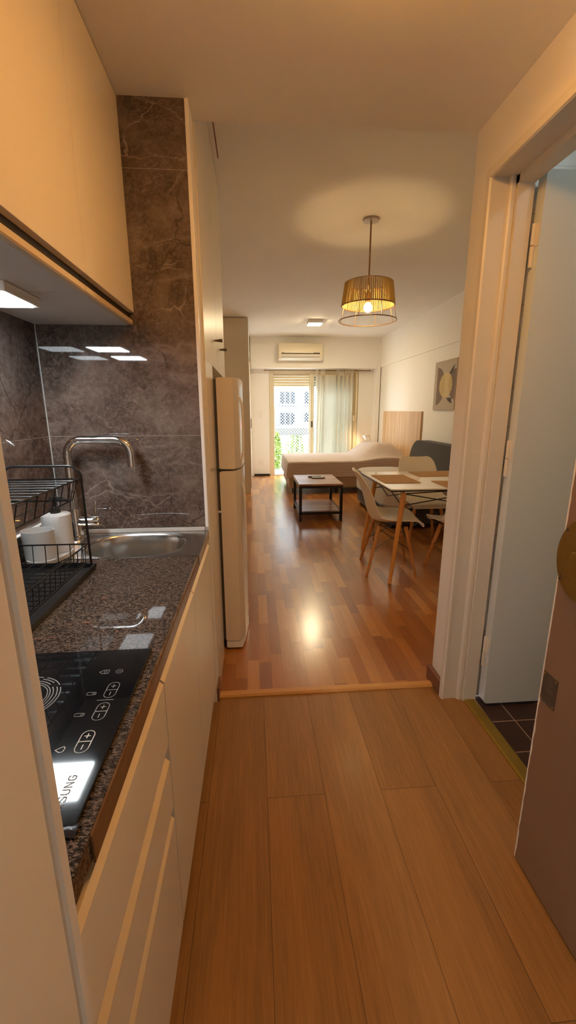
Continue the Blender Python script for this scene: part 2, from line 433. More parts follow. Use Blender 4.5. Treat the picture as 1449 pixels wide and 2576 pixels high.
struct('trim_2', bm, 'brass_strip', 'olive brass threshold strip in the bathroom doorway', 'threshold')

struct('ceiling', B(-.80, .85, .17, 1.795, HC, 2.72), 'ceil', 'low dropped ceiling over the hall and kitchen', 'ceiling')
struct('ceiling.001', B(-.80, 2.6, 1.795, 8.80, RC, 2.72), 'ceil', 'higher ceiling of the living room', 'ceiling')
bm = B(-.80, -.775, .17, YT, 0, HC)
struct('wall_left', bm, 'marble', 'brown marble tiled side wall behind the worktop', 'wall')
bm = B(-.775, -.208, YT-.012, YT, .84, HC, 0); 
struct('wall_kitchen', bm, 'marble', 'brown grey marble tiled end wall with pale veins above the sink', 'wall')
bm = B(-.775, -.196, YT, 1.792, 0, HC)
struct('wall_stub', bm, 'wall', 'painted end of the short wall between kitchen and fridge', 'wall')
bm = B(-.2078, -.1945, YT-.016, YT-.0005, .835, HC, .002)
struct('trim_3', bm, 'white', 'white edge trim along the marble end wall', 'trim')
bm = B(-.80, -.775, YT, 8.55, 0, RC)
struct('wall_room_left', bm, 'wall_room', 'white left wall of the living room', 'wall')
struct('trim_6', B(-.1665, -.1600, 2.37, 2.66, RC-.002, RC), 'skirting', 'short dark groove line in the ceiling beside the tall cabinet', 'groove')
struct('trim_7', B(-.7755, -.7722, YT-.0152, YT-.0115, .91, HC), 'ceramic', 'pale sealant line in the marble inside corner', 'sealant')
# wall between bathroom and room, hall right wall with doorway
bm = B(.85, 2.43, 1.66, 1.79, 0, RC)
struct('wall_bath', bm, 'wall', 'painted wall end between the doorway and the living room', 'wall')
bm = B(.85, .985, .17, .82, 0, 2.6); box(bm, .85, .985, .82, 1.66, 2.10, 2.6)
struct('wall_right', bm, 'wall', 'hall right wall over the bathroom doorway', 'wall')
# door frame (stepped jamb), far side + head
bm = new()
prof = [(.832, 1.66), (.832, 1.637), (.838, 1.633), (.846, 1.633), (.848, 1.637), (.902, 1.637), (.904, 1.628), (.910, 1.624), (.922, 1.624), (.926, 1.628), (.926, 1.612), (.984, 1.612), (.984, 1.66)]
prism(bm, prof, 2, 0, 2.085)
h = [(x, 2.085+(1.66-y)*0+0) for x, y in prof]
prism(bm, [(.832, 2.112), (.832, 2.083), (.838, 2.079), (.846, 2.079), (.848, 2.085), (.926, 2.085), (.926, 2.06), (.984, 2.06), (.984, 2.112)], 1, .80, 1.66)
prism(bm, [(.832, .80), (.832, .83), (.926, .83), (.926, .85), (.984, .85), (.984, .80)], 2, 0, 2.085)
struct('trim_4', bm, 'frame_paint', 'cream painted stepped door frame of the bathroom', 'door frame', 30)
bm = new(); box(bm, .828, .85, 1.662, 1.796, 0, .075, .004); box(bm, .828, 1.6, 1.79, 1.802, 0, .075, .003)
struct('baseboard_right', bm, 'skirting', 'brown skirting board round the wall end', 'skirting board')
bm = B(-.196, -.186, 1.70, 1.79, 0, .07, .002)
struct('baseboard_left', bm, 'skirting', 'short brown skirting with chipped white edge beside the kitchen base unit', 'skirting board')
# living room right wall, with shallow ledge
bm = B(2.43, 2.6, 1.79, 8.80, 0, 2.082); box(bm, 2.412, 2.6, 1.79, 8.80, 2.082, RC)
struct('wall_room_right', bm, 'wall_room', 'cream right wall of the living room with a shallow ledge line', 'wall')
# far wall with balcony opening, beam, column
YW = 8.55
bm = B(-.80, .30, YW, 8.80, 0, RC); box(bm, 2.06, 2.43, YW, 8.80, 0, RC); box(bm, .30, 2.06, YW, 8.80, 2.06, RC)
struct('wall_far', bm, 'wall_room', 'white far wall round the balcony door', 'wall')
struct('wall_beam', B(-.05, 2.345, 8.30, YW, 2.065, RC), 'wall_room', 'white beam across the far wall', 'beam')
struct('wall_column', B(2.345, 2.412, 8.27, YW, 0, RC), 'wall_room', 'narrow white corner column by the balcony', 'column')
struct('baseboard_far', B(-.02, .295, YW-.014, YW, 0, .04, .002), 'black', 'black skirting strip left of the balcony door', 'skirting board')
# bathroom shell
bm = B(2.2, 2.3, -.3, 1.66, 0, 2.6); box(bm, .985, 2.3, -.4, -.3, 0, 2.6)
struct('wall_bathroom', bm, 'bath_wall', 'white tiled bathroom walls', 'wall')
bm = B(.985, 2.2, 1.648, 1.66, 0, 2.6)
struct('wall_bathroom_back', bm, 'bath_wall', 'tiled bathroom wall behind the pale blue door', 'wall')
struct('ceiling.002', B(.985, 2.3, -.4, 1.66, 2.6, 2.72), 'ceil', 'bathroom ceiling', 'ceiling')
# entrance wall and corridor behind the viewer
bm = B(-.80, -.125, .06, .17, 0, 2.4); box(bm, .81, .985, .06, .17, 0, 2.4); box(bm, -.125, .81, .06, .17, 2.06, 2.4)
struct('wall_entrance', bm, 'wall', 'wall round the entrance door', 'wall')
bm = B(-1.0, -.95, -1.5, .06, 0, 2.4); box(bm, 1.2, 1.25, -1.5, .06, 0, 2.4); box(bm, -1.0, 1.25, -1.55, -1.5, 0, 2.4)
box(bm, -.95, -.80, .06, .17, 0, 2.4); box(bm, .985, 1.25, .06, .10, 0, 2.4)
struct('wall_corridor', bm, 'wall', 'outer corridor walls', 'wall')
struct('ceiling.003', B(-1.0, 1.25, -1.55, .17, 2.4, 2.72), 'ceil', 'corridor ceiling', 'ceiling')
struct('floor.003', B(.93, 1.2, -1.5, .06, -.06, 0), 'hall_floor', 'corridor floor', 'floor')
bm = new()
box(bm, -.125, -.100, .02, .1655, 0, 2.06, .0015); box(bm, -.125, -.1035, .1655, .1685, 0, 2.06)
prism(bm, [(-.125, .1685), (-.101, .1685), (-.0995, .170), (-.0995, .1765), (-.102, .1785), (-.125, .1785)], 2, 0, 2.06)
struct('trim_5', bm, 'frame_paint', 'cream entrance door jamb close at left with a dark groove', 'door frame', 30)

# ------------------------------------------------------------------ doors
d = obj('door_1', (lambda b: (prism(b, rrect(1.378, 1.048, .380, 1.034, .018, 4), 1, 1.571, 1.616), b)[1])(new()), 'blue_door', None, 30)
d['kind'] = 'structure'; d['label'] = 'pale blue bathroom door standing open'; d['category'] = 'door'
for z in (.26, 1.11, 1.86):
    bm = new(); tube(bm, [(.993, 1.601, z-.07), (.993, 1.601, z-.002)], .0075, 10); tube(bm, [(.993, 1.601, z+.002), (.993, 1.601, z+.07)], .0075, 10)
    box(bm, .994, .9982, 1.578, 1.602, z-.005, z+.065, .001)
    obj('hinge', bm, 'frame_paint', d, 40, 'cream painted hinge')
bm = new(); prism(bm, [(.745, .13), (.7855, .13), (.7855, .93), (.745, .93)], 2, .008, 2.03)
d = obj('door_2', bm, 'brown_door', None); d['kind'] = 'structure'; d['label'] = 'brown entrance door swung open at right'; d['category'] = 'door'
bm = new(); rows = []
for k in range(261):
    z = .009+2.019*k/260; w = max(.0026, .0045+.003*noise.noise((3, 1, z*30))+.002*noise.noise((8, 2, z*8)))
    rows.append([bm.verts.new(p) for p in ((.7442, .9303-w, z), (.7442, .9306, z), (.7458, .9306, z), (.7458, .9303-w, z))])
for a, b in zip(rows, rows[1:]):
    for k in range(4): bm.faces.new((a[k], a[(k+1) % 4], b[(k+1) % 4], b[k]))
bm.faces.new(rows[0]); bm.faces.new(rows[-1][::-1])
obj('edge_wear', bm, 'chip', d, None, 'pale chipped paint along the free edge')
lk = obj('lock', (lambda b: (prism(b, [(y, z) for y, z in [( .862+.078*math.cos(a*PI/24), .958+.098*math.sin(a*PI/24)) for a in range(48)]], 0, .741, .745), b)[1])(new()), 'brass', d, 30, 'oval brass lock plate')
bm = new(); prism(bm, rrect(.848, .958, .047, .072, .03, 6), 0, .722, .741)
bmesh.ops.bevel(bm, geom=[e for e in bm.edges if all(abs(v.co.x-.722) < 1e-5 for v in e.verts)], offset=.009, segments=3, affect='EDGES')
obj('lock_case', bm, 'brass', lk, 40)
bm = B(.712, .7215, .800, .862, .925, .985, .004, 3); obj('knob', bm, 'brass', lk, 40)
bm = new()
for y, z in ((.917, 1.02), (.918, .895), (.914, .905)): lathe(bm, [(.004, .7395), (.004, .741)], (0, y, z), 10, 0)
obj('screw', bm, 'old_metal', lk)
bm = B(.7405, .7412, .904, .912, .955, .962); obj('slot', bm, 'dark', lk)
pl = obj('metal_plate', (lambda b: (box(b, .7435, .745, .872, .925, .551, .637, .0005), b)[1])(new()), 'old_metal', d, None, 'small dull metal plate')
for y in (.877, .920):
    for z in (.557, .631):
        bm = new(); lathe(bm, [(.0028, .7420), (.0028, .7436)], (0, y, z), 10, 0); obj('rivet', bm, 'brass_strip', pl)

# ------------------------------------------------------------------ kitchen base units
XF = -.196
def front(parent, name, y0, y1, z0, z1, w=.020):
    """a front with an inward sloping top edge"""
    bm = new(); g = .0018
    prism(bm, [(XF-.021, z0), (XF, z0), (XF, z1-w), (XF-.021, z1-w)], 1, y0+g, y1-g)
    f = obj(name, bm, 'cab', parent)
    bm = new(); prism(bm, [(XF-.021, z1-w+.0001), (XF, z1-w+.0001), (XF, z1-w*.85), (XF-w*.9, z1), (XF-.021, z1)], 1, y0+g, y1-g)
    obj('grip_edge', bm, 'rail', f, None, 'champagne sloping grip edge')
    return f
t = thing('drawer_unit', 'cream kitchen drawer unit with three drawers under the cooktop', 'drawer unit', (-.48, .49, 0))
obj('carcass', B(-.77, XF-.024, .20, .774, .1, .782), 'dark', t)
obj('plinth', B(-.76, -.25, .20, .774, 0, .099), 'cab', t)
front(t, 'drawer', .20, .775, .612, .764, .009); front(t, 'drawer', .20, .775, .453, .586); front(t, 'drawer', .20, .775, .1, .434)
t = thing('base_cabinet', 'cream kitchen base cabinet with two doors under the sink', 'cabinet', (-.48, 1.23, 0))
bm = new()   # open box, so that the sink bowl has room
for a in ((-.77, -.222, .777, .793, .1, .78), (-.77, -.222, 1.668, 1.684, .1, .78), (-.77, -.222, .793, 1.668, .1, .116), (-.77, -.755, .793, 1.668, .116, .78)): box(bm, *a)
obj('carcass', bm, 'carcass', t)
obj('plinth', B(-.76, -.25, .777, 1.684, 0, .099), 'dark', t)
front(t, 'door', .778, 1.215, .1, .764, .009); front(t, 'door', 1.217, 1.686, .1, .764, .009)

# worktop (granite) with openings for sink
t = thing('worktop', 'speckled brown granite worktop with a worn dark front edge', 'worktop', (-.48, .9, .785))
bm = new(); box(bm, -.7748, -.2005, .20, 1.372, .785, .822, .002); obj('slab', bm, 'granite', t)
bm = new(); N_ = 70
rows = []
for k in range(N_+1):
    y = .405+(1.371-.405)*k/N_; n1 = .0012*noise.noise((k*.9, 2, 1)); n2 = .0014*noise.noise((k*.7, 5, 3))
    rows.append([bm.verts.new(p) for p in ((-.2003, y, .7805), (-.1975, y, .7805), (-.1972, y, .812+n1), (-.1985+n2, y, .8195+n2), (-.2003, y, .8215))])
for a, b in zip(rows, rows[1:]):
    for k in range(5): bm.faces.new((a[k], a[(k+1) % 5], b[(k+1) % 5], b[k]))
bm.faces.new(rows[0]); bm.faces.new(rows[-1][::-1])
obj('front_edge', bm, 'granite_edge', t, None, 'worn brown front edge')
t = thing('granite_upstand', 'narrow granite upstand along the marble side wall behind the tumbler', 'upstand', (-.765, .9, .8225))
bm = B(-.7748, -.7555, .20, 1.672, .8240, .905, .002); obj('strip', bm, 'granite', t)
bm = B(-.7748, -.757, .20, 1.672, .9052, .909, .001); obj('sealant', bm, 'white', t, None, 'white sealant line')

# sink
t = thing('sink', 'stainless steel sink with an oval bowl at the far end of the worktop', 'sink', (-.44, 1.53, .785))
bm = new()
ox, oy, rx, ry = -.440, 1.520, .172, .138
N = 64
def sup(a, k=2.6): c, s = math.cos(a), math.sin(a); return (math.copysign(abs(c)**(2/k), c), math.copysign(abs(s)**(2/k), s))
outer = []; X0, X1, Y0, Y1 = -.7545, -.1955, 1.3735, 1.686
for k in range(N):
    a = 2*PI*k/N; c, s = math.cos(a), math.sin(a)
    tx = ((X1-ox)/c if c > 0 else (X0-ox)/c) if abs(c) > 1e-9 else 9
    ty = ((Y1-oy)/s if s > 0 else (Y0-oy)/s) if abs(s) > 1e-9 else 9
    q = min(tx, ty); outer.append((ox+c*q, oy+s*q))
for cx, cy in ((X0, Y0), (X1, Y0), (X1, Y1), (X0, Y1)):
    k = min(range(N), key=lambda i: (outer[i][0]-cx)**2+(outer[i][1]-cy)**2); outer[k] = (cx, cy)
rings = [[(x, y, .786) for x, y in outer], [(x, y, .8235) for x, y in outer]]
for f, z in ((1.03, .8235), (1.0, .8215), (.975, .812), (.955, .775), (.92, .715), (.80, .682), (.3, .674), (.14, .672)):
    rings.append([(ox+sup(2*PI*k/N)[0]*rx*f, oy+sup(2*PI*k/N)[1]*ry*f, z) for k in range(N)])
R_ = [[bm.verts.new(p) for p in r] for r in rings]
for a, b in zip(R_, R_[1:]):
    for k in range(N): bm.faces.new((a[k], a[(k+1) % N], b[(k+1) % N], b[k]))
obj('bowl', bm, 'steel', t, 50)
bm = new(); lathe(bm, [(.0, .6712), (.024, .6715), (.026, .6745), (.020, .6758), (.0, .6752)], (ox, oy, 0), 24, caps=False); obj('drain', bm, 'chrome', t, 40)
bm = B(-.754, -.21, 1.6745, 1.6855, .824, .839, .002); obj('sealant', bm, 'ceramic', t, None, 'pale sealant along the wall')

# faucet
fx, fy = -.690, 1.622
t = thing('faucet', 'tall chrome swan neck faucet standing left of the sink bowl', 'faucet', (fx, fy, .824))
bm = new(); lathe(bm, [(.0, .8238), (.033, .8238), (.033, .832), (.026, .836), (.024, .845), (.0235, .93), (.0205, .937), (.0, .937)], (fx, fy, 0), 32); obj('body', bm, 'chrome', t, 35)
r = .055
pts = [(fx, fy, .936), (fx, fy, 1.03), (fx, fy, 1.197-r)]
pts += [(fx+r-r*math.cos(a), fy-.0, 1.197-r+r*math.sin(a)) for a in [PI/2*k/8 for k in range(1, 9)]]
xe = -.462
pts += [(xe-r+r*math.sin(a), fy, 1.197-r+r*math.cos(a)) for a in [PI/2*k/8 for k in range(0, 9)]] + [(xe, fy, 1.095)]
bm = new(); tube(bm, pts, .0145, 16); obj('spout', bm, 'chrome', t, 40)
bm = new(); lathe(bm, [(.0, fx+.018), (.0185, fx+.018), (.0185, -.602), (.016, -.598), (.0, -.598)], (0, fy-.005, .890), 24, 0); obj('valve', bm, 'chrome', t, 35)
bm = new(); tube(bm, [(-.612, fy-.005, .902), (-.607, fy-.012, .968)], .0055, 12); obj('lever', bm, 'chrome', t, 40)

# cooktop
t = thing('cooktop', 'black glass induction cooktop with white touch symbols on the worktop', 'cooktop', (-.47, .6, .822))
CZ = .8285
bm = B(-.735, -.218, .413, .793, .8225, CZ, .0015); obj('glass_plate', bm, 'glass_black', t)
def mark(parent, name, segs, w, mat='print', z=CZ, closed=False):
    bm = new()
    for a, b in segs:
        a = Vector((*a, 0)); b = Vector((*b, 0)); d_ = (b-a); L = d_.length
        if L < 1e-6: continue
        d_.normalize(); n_ = Vector((-d_.y, d_.x, 0))*w/2; e_ = d_*w*.4
        q = [a-e_-n_, b+e_-n_, b+e_+n_, a-e_+n_]
        lo = [bm.verts.new((p.x, p.y, z+.0001)) for p in q]; hi = [bm.verts.new((p.x, p.y, z+.0004)) for p in q]
        bm.faces.new(hi); bm.faces.new(lo[::-1])
        for k in range(4): bm.faces.new((lo[k], lo[(k+1) % 4], hi[(k+1) % 4], hi[k]))
    return obj(name, bm, mat, parent)
def loop(p): return list(zip(p, p[1:]+p[:1]))
def pill(cx, cy, hl, r, mat, w):
    p = rrect(cx, cy, r, hl, r*.98, 6); s = loop(p)
    s += [((cx-r, cy), (cx+r, cy))]
    s += [((cx-.004, cy+hl*.5), (cx+.004, cy+hl*.5)), ((cx, cy+hl*.5-.004), (cx, cy+hl*.5+.004))]
    s += [((cx, cy-hl*.5-.004), (cx, cy-hl*.5+.004))]
    mark(t, 'touch_symbol', s, w, mat)
pill(-.2565, .663, .0205, .0095, 'print_dim', .0010)
pill(-.2565, .609, .0205, .0095, 'print_dim', .0011)
pill(-.2575, .545, .0215, .0095, 'print', .0013)
mark(t, 'touch_symbol', [((-.272, .6365), (-.246, .6365))], .0009, 'print_dim')
for cy in (.655, .603): mark(t, 'touch_symbol', loop(rrect(-.288, cy, .0075, .0035, .002, 3))+loop(rrect(-.284, cy, .002, .002, .0018, 3)), .0007, 'print_dim')
mark(t, 'touch_symbol', loop([(-.2935, .531), (-.287, .5355), (-.2835, .537), (-.281, .5345), (-.2815, .5285), (-.2835, .5265), (-.287, .5265)]), .0011)
mark(t, 'touch_symbol', loop(rrect(-.260, .717, .006, .006, .0059, 5))+[((-.263, .717), (-.257, .717))], .0008, 'print_dim')
mark(t, 'touch_symbol', loop([(-.296, .717), (-.289, .7225), (-.279, .7225), (-.279, .7115), (-.289, .7115)])+loop(rrect(-.285, .717, .0025, .0025, .001, 2)), .0008, 'print_dim')
segs = []
for rr, j in ((.060, .5), (.055, .9), (.049, 1), (.044, .7), (.040, 1)):
    p = [(-.402+rr*(1+.012*j*noise.noise((a*.4, rr*90, 0)))*math.cos(a*PI/40), .650+rr*(1+.012*j*noise.noise((a*.4, rr*90, 5)))*math.sin(a*PI/40)) for a in range(80)]
    segs += [s for i, s in enumerate(loop(p)) if noise.noise((i*.21, rr*50, 9)) > -.28]
mark(t, 'burner_ring', segs, .0016, 'print_dim')
# lettering along the front edge
STR = {'S': [((1, .9), (.8, 1), (.2, 1), (0, .85), (0, .65), (1, .38), (1, .15), (.8, 0), (.2, 0), (0, .1))], 'A': [((0, 0), (.5, 1), (1, 0)), ((.2, .35), (.8, .35))],
       'M': [((0, 0), (0, 1), (.5, .1), (1, 1), (1, 0))], 'U': [((0, 1), (0, .2), (.25, 0), (.75, 0), (1, .2), (1, 1))], 'N': [((0, 0), (0, 1), (1, 0), (1, 1))],
       'G': [((1, .85), (.75, 1), (.25, 1), (0, .8), (0, .2), (.25, 0), (.75, 0), (1, .2), (1, .5), (.55, .5))]}
segs = []; yy = .4885-.0108*7
for ch in 'SAMSUNG':
    for st in STR[ch]:
        q = [(-.2445-b*.0095, yy+a*.0068) for a, b in st]
        segs += list(zip(q, q[1:]))
    yy += .0108
mark(t, 'lettering', segs, .0014, 'print_dim')
bm = new()
grid(bm, 14, 8, lambda a, b: Vector((-.265+a*.05, .401+b*.018, .8245+.004*abs(noise.noise((a*7, b*4, 3)))+.0035*math.sin(b*PI))))
bmesh.ops.solidify(bm, geom=bm.faces[:], thickness=.001); obj('edge_tape', bm, 'foil', t, 60, 'crumpled black tape at the near edge')

# ------------------------------------------------------------------ wall cabinets
XC = -.424
def wall_cab(name, label, y0, y1):
    t = thing(name, label, 'cabinet', (-.6, (y0+y1)/2, 1.60), 'upper kitchen cabinets')
    obj('carcass', B(-.774, XC-.024, y0, y1, 1.60, HC-.001), 'carcass', t)
    d_ = obj('door', B(XC-.021, XC, y0+.001, y1-.001, 1.642, HC-.003, .001), 'cab', t)
    bm = new(); prism(bm, [(XC-.0235, 1.600), (XC-.010, 1.600), (XC-.007, 1.604), (XC-.007, 1.617), (XC-.010, 1.619), (XC-.0235, 1.619)], 1, y0+.001, y1-.001)
    obj('grip_rail', bm, 'rail', t, None, 'champagne grip rail')
    obj('grip_groove', B(XC-.0238, XC-.018, y0+.001, y1-.001, 1.6195, 1.6415), 'dark', t, None, 'dark grip groove')
    return t
wall_cab('wall_cabinet', 'cream upper cabinet next to the marble end wall', 1.243, YT-.013)
wall_cab('wall_cabinet.001', 'cream upper cabinet nearest the viewer', .20, 1.242)
def led(name, label, y0, y1):
    t = thing(name, label, 'light', (-.668, (y0+y1)/2, 1.6), 'under cabinet lights')
    bm = new(); box(bm, -.757, -.580, y0, y1, 1.576, 1.60, .003); obj('housing', bm, 'white', t)
    obj('diffuser', B(-.742, -.595, y0+.015, y1-.015, 1.5735, 1.5758), 'led', t)
led('cabinet_light', 'square white light under the upper cabinet, nearer the marble end wall', 1.14, 1.32)
led('cabinet_light.001', 'square white light under the upper cabinet, nearer the viewer', .80, .98)

# ------------------------------------------------------------------ things on the worktop
t = thing('dish_rack', 'two tier black wire dish rack on the granite worktop', 'dish rack', (-.62, 1.1, .8222))
bm = new()
prism(bm, rrect(-.622, 1.073, .121, .214, .01, 3), 2, .8224, .826)
for a in ((-.745, -.739, .860, 1.287), (-.507, -.501, .860, 1.287)): box(bm, *a, .826, .838)
for a in ((-.745, -.501, .860, .866), (-.745, -.501, 1.281, 1.287)): box(bm, *a, .826, .838)
obj('drip_tray', bm, 'black_plastic', t)
for y in (.870, 1.277):
    bm = new(); tube(bm, [(-.512, y, .838), (-.512, y, 1.10)]+[(-.512-.035+.035*math.cos(a), y, 1.108+.035*math.sin(a)) for a in [PI/2*k/6 for k in range(7)]]+[(-.547, y, 1.143), (-.697, y, 1.143)]+[(-.697-.035*math.sin(a), y, 1.108+.035*math.cos(a)) for a in [PI/2*k/6 for k in range(1, 7)]]+[(-.732, y, 1.10), (-.732, y, .838)], .0036, 8)
    obj('end_frame', bm, 'black_wire', t, 60)
def basket(name, zt, zb, inset, ny, nx, floor=True):
    bm = new(); x0, x1, y0, y1 = -.728, -.516, .874, 1.273
    for z, i in ((zt, 0), (zb, inset)):
        tube(bm, [(x0+i, y0+i, z), (x1-i, y0+i, z), (x1-i, y1-i, z), (x0+i, y1-i, z)], .0025, 6, True)
    for k in range(ny):
        y = y0+.015+(y1-y0-.03)*k/(ny-1); yi = min(max(y, y0+inset), y1-inset)
        if floor: tube(bm, [(x0, y, zt), (x0+inset, yi, zb), (x1-inset, yi, zb), (x1, y, zt)], .0015, 5)
        else:
            tube(bm, [(x0, y, zt), (x0+inset, yi, zb)], .0015, 5); tube(bm, [(x1, y, zt), (x1-inset, yi+.012, zb)], .0015, 5)
    for k in range(nx):
        x = x0+.015+(x1-x0-.03)*k/(nx-1); xi = min(max(x, x0+inset), x1-inset)
        tube(bm, [(x, y0, zt), (xi, y0+inset, zb), (xi, y1-inset, zb), (x, y1, zt)], .0015, 5)
    return obj(name, bm, 'black_wire', t, 60)
basket('upper_basket', 1.105, 1.045, .022, 9, 4, False)
bm = new()
for k in range(10):
    y = .90+.038*k; tube(bm, [(-.722, y, 1.104), (-.519, y, 1.104)], .0022, 6)
obj('rods', bm, 'black_wire', t, 60)
basket('lower_basket', .905, .846, .006, 14, 6)

def oval_vessel(parent, name, cx, cy, rx, ry, z0, z1, flare, wall, mat, open_top=True):
    bm = new(); pr = [(.0, z0), (.93, z0), (.97, z0+.003)]+[(.98+flare*k/6, z0+.006+(z1-z0-.006)*k/6) for k in range(7)]
    if open_top: pr += [(.98+flare-wall, z1), (.98-wall, z0+.012), (.0, z0+.011)]
    else: pr += [(.90+flare, z1+.004), (.25, z1+.007), (0, z1+.007)]
    lathe(bm, pr, (cx, cy, 0), 40, 2, rx, ry, caps=False); bmesh.ops.remove_doubles(bm, verts=bm.verts, dist=1e-5)
    return obj(name, bm, mat, parent, 40)
tr = thing('soap_tray', 'pale oval tray under the tumbler and soap bottle', 'tray', (-.69, 1.407, .824))
bm = new(); lathe(bm, [(0, .8242), (1, .8242), (1.02, .828), (1.02, .838), (.97, .838), (.96, .829), (0, .829)], (-.690, 1.407, 0), 40, 2, .062, .10, caps=False); bmesh.ops.remove_doubles(bm, verts=bm.verts, dist=1e-5); obj('dish', bm, 'ceramic', tr, 40)
o = oval_vessel(None, 'tumbler', -.699, 1.358, .047, .040, .8292, .930, .05, .05, 'ceramic'); tag(o, 'pale grey oval tumbler behind the wire rack', 'tumbler')
t = thing('soap_dispenser', 'pale grey soap dispenser with black pump beside the tumbler', 'soap dispenser', (-.680, 1.452, .829))
oval_vessel(t, 'bottle', -.680, 1.452, .047, .040, .8292, .957, .03, .05, 'ceramic', False)
bm = new(); lathe(bm, [(0, .9632), (.0165, .9632), (.0165, .980), (.008, .983), (.006, .984), (.006, 1.004), (.013, 1.005), (.013, 1.018), (0, 1.019)], (-.680, 1.452, 0), 20, caps=False)
tube(bm, [(-.680, 1.452, 1.012), (-.649, 1.445, 1.013), (-.640, 1.443, 1.008)], .0055, 8); obj('pump', bm, 'black_plastic', t, 40, 'black pump')

# ------------------------------------------------------------------ tall unit, fridge, wardrobe
XU = -.190
t = thing('tall_cabinet', 'tall cream cabinet above and beside the fridge', 'cabinet', (-.48, 2.4, 0))
obj('side_panel', B(-.77, XU, 1.803, 2.095, 0, 1.502), 'cab_gloss', t)
obj('end_panel', B(-.77, XU-.02, 2.982, 3.0, 0, 1.502), 'cab', t)
obj('top_box', B(-.77, XU-.022, 1.803, 3.0, 1.504, 2.605), 'cab', t)
for y0, y1 in ((1.803, 2.40), (2.402, 3.0)):
    f = obj('door', B(XU-.021, XU, y0+.0015, y1-.0015, 1.503, 2.602, .001), 'cab', t)
    bm = new(); ye = y1-.02; 
    ky = 2.27 if y0 < 2 else 2.60
    lathe(bm, [(0, XU+.0002), (.0035, XU+.0002), (.0045, XU+.006), (.0085, XU+.040), (0, XU+.040)], (0, ky, 1.637), 20, 0, caps=False)
    obj('knob', bm, 'old_metal', f, 30, 'flared dark bronze knob')

t = thing('fridge', 'cream white two door fridge standing under the tall cabinet', 'fridge', (-.45, 2.42, 0))
obj('cabinet', B(-.76, -.198, 2.125, 2.725, .03, 1.452, .006), 'fridge', t)
def fr_door(z0, z1):
    bm = new(); n = 14; ys = [2.120+.61*k/n for k in range(n+1)]
    prof = [(-.179, 2.120), (-.115, 2.120)]
    for k in range(n+1):
        u = k/n; bul = .020*(1-(2*u-1)**2)
        e = .018*(max(0, 1-u/.08)**2+max(0, 1-(1-u)/.08)**2)
        prof.append((-.082+bul-e, 2.120+.61*u))
    prof += [(-.115, 2.730), (-.179, 2.730)]
    prism(bm, prof, 2, z0, z1)
    es = [e for e in bm.edges if all(abs(v.co.z-z1) < 1e-6 for v in e.verts) or all(abs(v.co.z-z0) < 1e-6 for v in e.verts)]
    bmesh.ops.bevel(bm, geom=es, offset=.005, segments=2, affect='EDGES')
    return bm
up = obj('freezer_door', fr_door(1.012, 1.452), 'fridge', t, 40)
lo = obj('fridge_door', fr_door(.062, 1.003), 'fridge', t, 40)
bm = new(); prism(bm, [(-.178, 2.126), (-.09, 2.126), (-.075, 2.2), (-.06, 2.4), (-.075, 2.65), (-.09, 2.724), (-.178, 2.724)], 2, .014, .058); bmesh.ops.bevel(bm, geom=bm.edges[:], offset=.004, segments=2, affect='EDGES'); obj('kick_grille', bm, 'white', t, 40)
obj('gasket', B(-.1975, -.1795, 2.135, 2.715, .065, 1.445), 'grey_plastic', t, None, 'dark grey door gasket')
obj('hinge', B(-.197, -.15, 2.1215, 2.14, 1.0035, 1.0115), 'black_plastic', t); obj('hinge', B(-.21, -.165, 2.118, 2.1245, .79, .80, .001), 'white', t)
for dd, z0, z1 in ((up, 1.05, 1.36), (lo, .45, .93)):
    bm = new(); tube(bm, smoothpath([(-.072, 2.175, z0), (-.060, 2.170, z0+.04), (-.057, 2.168, (z0+z1)/2), (-.060, 2.170, z1-.04), (-.072, 2.175, z1)], 16), .006, 8); obj('handle', bm, 'white', dd, 40)
for x in (-.70, -.25):
    for y in (2.17, 2.68): bm = new(); lathe(bm, [(.018, 0), (.018, .0295)], (x, y, 0), 12); obj('foot', bm, 'grey_plastic', t)

t = thing('wardrobe', 'tall beige wardrobe in the far left corner', 'wardrobe', (-.4, 7.6, 0))
obj('side_panel', B(-.77, -.064, 6.65, 6.672, .098, 2.602), 'closet', t)
obj('body', B(-.77, -.086, 6.674, 8.545, .098, 2.602), 'closet', t)
obj('plinth', B(-.76, -.078, 6.655, 8.545, 0, .097), 'closet', t)
for y0, y1 in ((6.674, 7.3), (7.302, 7.92), (7.922, 8.29)):
    for z0, z1 in ((.1, 2.026), (2.03, 2.6)):
        f = obj('door', B(-.084, -.062, y0+.001, y1-.001, z0, z1, .001), 'white', t)
        if y0 < 8: obj('handle', B(-.0615, -.048, y1-.05, y1-.035, (1.0 if z0 < 1 else 2.06), (1.16 if z0 < 1 else 2.12), .002), 'nickel', f)

# ------------------------------------------------------------------ far wall fittings
t = thing('air_conditioner', 'white wall mounted air conditioner on the beam', 'air conditioner', (.87, 8.3, 2.18))
bm = new(); prism(bm, [(8.30, 2.185), (8.15, 2.187), (8.105, 2.215), (8.095, 2.26), (8.095, 2.45), (8.115, 2.478), (8.30, 2.482)], 0, .465, 1.27)
bmesh.ops.bevel(bm, geom=[e for e in bm.edges], offset=.008, segments=2, affect='EDGES'); obj('casing', bm, 'ac', t, 40)
bm = new(); prism(bm, [(8.0935, 2.302), (8.0935, 2.286), (8.096, 2.286), (8.096, 2.302)], 0, .515, 1.222); obj('slot', bm, 'dark', t)
bm = new(); prism(bm, [(8.092, 2.276), (8.097, 2.212), (8.118, 2.203), (8.121, 2.205), (8.101, 2.216), (8.0955, 2.277)], 0, .515, 1.222); obj('louvre', bm, 'white', t)
for z in (2.226, 2.246): obj('louvre_line', B(.515, 1.222, 8.0890, 8.096, z, z+.004), 'old_metal', t)
